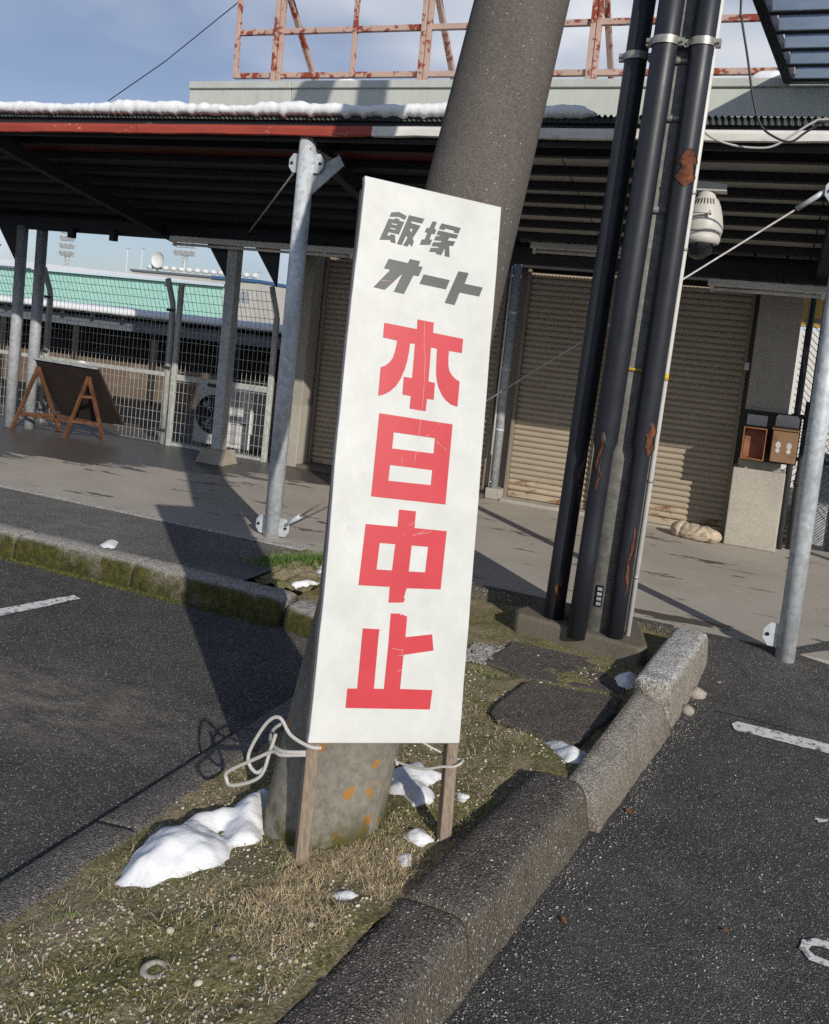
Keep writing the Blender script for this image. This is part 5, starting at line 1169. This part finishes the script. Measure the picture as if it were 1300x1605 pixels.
def blades(n, place, hmin, hmax, lean_, wid, mt, name, label, flat=False):
    b = MB()
    for i in range(n):
        x, y, z = place(); a = random.random() * 6.28; h = random.uniform(hmin, hmax); l_ = h * random.uniform(*lean_); w = wid * random.uniform(.6, 1.2)
        dx, dy = math.cos(a), math.sin(a); px, py = -dy * w, dx * w; a2 = a + random.uniform(-.9, .9); ex, ey = math.cos(a2), math.sin(a2)
        v = [(x - px, y - py, z - .003), (x + px, y + py, z - .003), (x + dx*l_*.4 + px*.8, y + dy*l_*.4 + py*.8, z + h*.55), (x + dx*l_*.4 - px*.8, y + dy*l_*.4 - py*.8, z + h*.55), (x + dx*l_*.4 + ex*l_*.6, y + dy*l_*.4 + ey*l_*.6, z + h*(.25 if flat else 1))]
        b.add(v, [(0, 1, 2, 3), (3, 2, 4)])
    tag(b.build(name, mt, recalc=False), label, 'grass', kind='stuff')
def straw_at():
    while True:
        if random.random() < .55:
            y = random.gauss(1.95, .16); x = random.gauss(-.86, .11)
        else: x, y = random.uniform(-1.43, -.6), 1.15 + 2.2 * random.random() ** 1.5
        if in_bed(x, y) and (fbm(x * 5, y * 5, 11) > -.15): return x, y, soil_z(x, y)
blades(7500, straw_at, .006, .022, (1.2, 4.5), .0008, M['straw'], 'dry_grass', 'flattened dry straw over the planting bed', True)
def moss_at():
    while True:
        x, y = random.uniform(-1.43, -.55), 1.2 + 2.4 * random.random() ** 1.4
        if in_bed(x, y) and fbm(x * 3.2, y * 3.2, 21) > .10: return x, y, soil_z(x, y)
blades(6000, moss_at, .003, .009, (.2, .8), .0012, M['moss'], 'moss', 'low green moss and weeds in the bed')
def grass_at():
    while True:
        t = random.random(); x = lerp(-2.55, -2.22, t) + random.gauss(0, .05); y = lerp(4.36, 4.74, t) + random.gauss(0, .055)
        if y < 4.80: return x, y, .115
blades(1500, grass_at, .02, .06, (.3, 1.0), .0022, M['grass'], 'grass', 'bright green grass tuft at the end of the asphalt strip')
def weed_at():
    q = random.choice(((-.50, 3.05), (-.98, 3.69), (-.88, 3.77), (-1.0, 1.96), (-1.38, 1.60))); x, y = random.gauss(q[0], .025), random.gauss(q[1], .03); return x, y, soil_z(x, y)
blades(140, weed_at, .005, .014, (.4, 1.3), .003, M['grass'], 'weeds', 'small green weeds sprouting in the bed')
def kmoss_at():
    x = random.uniform(-4.6, -2.1); y = 3.80 + .018 * math.sin(x * 1.3) - abs(random.gauss(0, .022)); return x, y, .002
blades(2600, kmoss_at, .003, .012, (.2, .8), .0022, M['moss'], 'moss', 'yellow green moss along the foot of the kerb')
LEAF = [(-.25, 2.966, .020, 'orange leaf scrap at the splayed kerb'), (-.432, 2.178, .011, 'orange leaf against the rounded kerb'), (-.321, 2.287, .011, 'small rust leaf on the asphalt near the kerb joint'), (.079, 2.475, .010, 'brown leaf toward the painted digit')]
for x, y, r, lab in LEAF:
    b = MB(); a = random.random() * 6; P = [(1.2, 0), (.5, .45), (-.4, .4), (-1, .1), (-.5, -.4), (.4, -.45)]
    b.slabv([(x + r*(p*math.cos(a) - q*math.sin(a)), y + r*(p*math.sin(a) + q*math.cos(a)), .006 + .006 * abs(q) + (.004 if p > 1 else 0)) for p, q in P], (0, 0, .0012)); tag(b.build('fallen_leaf', M['leaf']), lab, 'leaf', 'dead leaves on the asphalt')
b = MB(); random.seed(3)
for i in range(700):
    y = 1.3 + 3.0 * random.random(); x = -.478 + (y - 1.813) * .143 + .01 + abs(random.gauss(0, .045)) if y < 2.75 else lerp(-.318, -.12, (y - 2.75) / 1.7) + .01 + abs(random.gauss(0, .04))
    pebble(b, x, y, .0025, random.uniform(.0014, .0036), 0 if random.random() < .25 else 1)
for i in range(900):
    x = random.uniform(-.4, .8); y = random.uniform(1.5, 3.8); pebble(b, x, y, .002, random.uniform(.0015, .0032), 0 if random.random() < .5 else 1)
tag(b.build('grit', [M['pebble'], M['pebble_grey']], recalc=False), 'loose grit along the kerb and on the asphalt', 'gravel', kind='stuff')
for x, y, r, lab in ((-.125, 4.20, .050, 'broken concrete crumb under the pale end kerb'), (-.04, 4.40, .034, 'pale rubble lump beside the pale end kerb'), (-.150, 3.98, .042, 'mortar lump at the foot of the pale end kerb')):
    b = MB(); pebble(b, x, y, .012, r); tag(b.build('rubble', M['concrete_block'], recalc=False), lab, 'rubble', 'rubble at the kerb end')
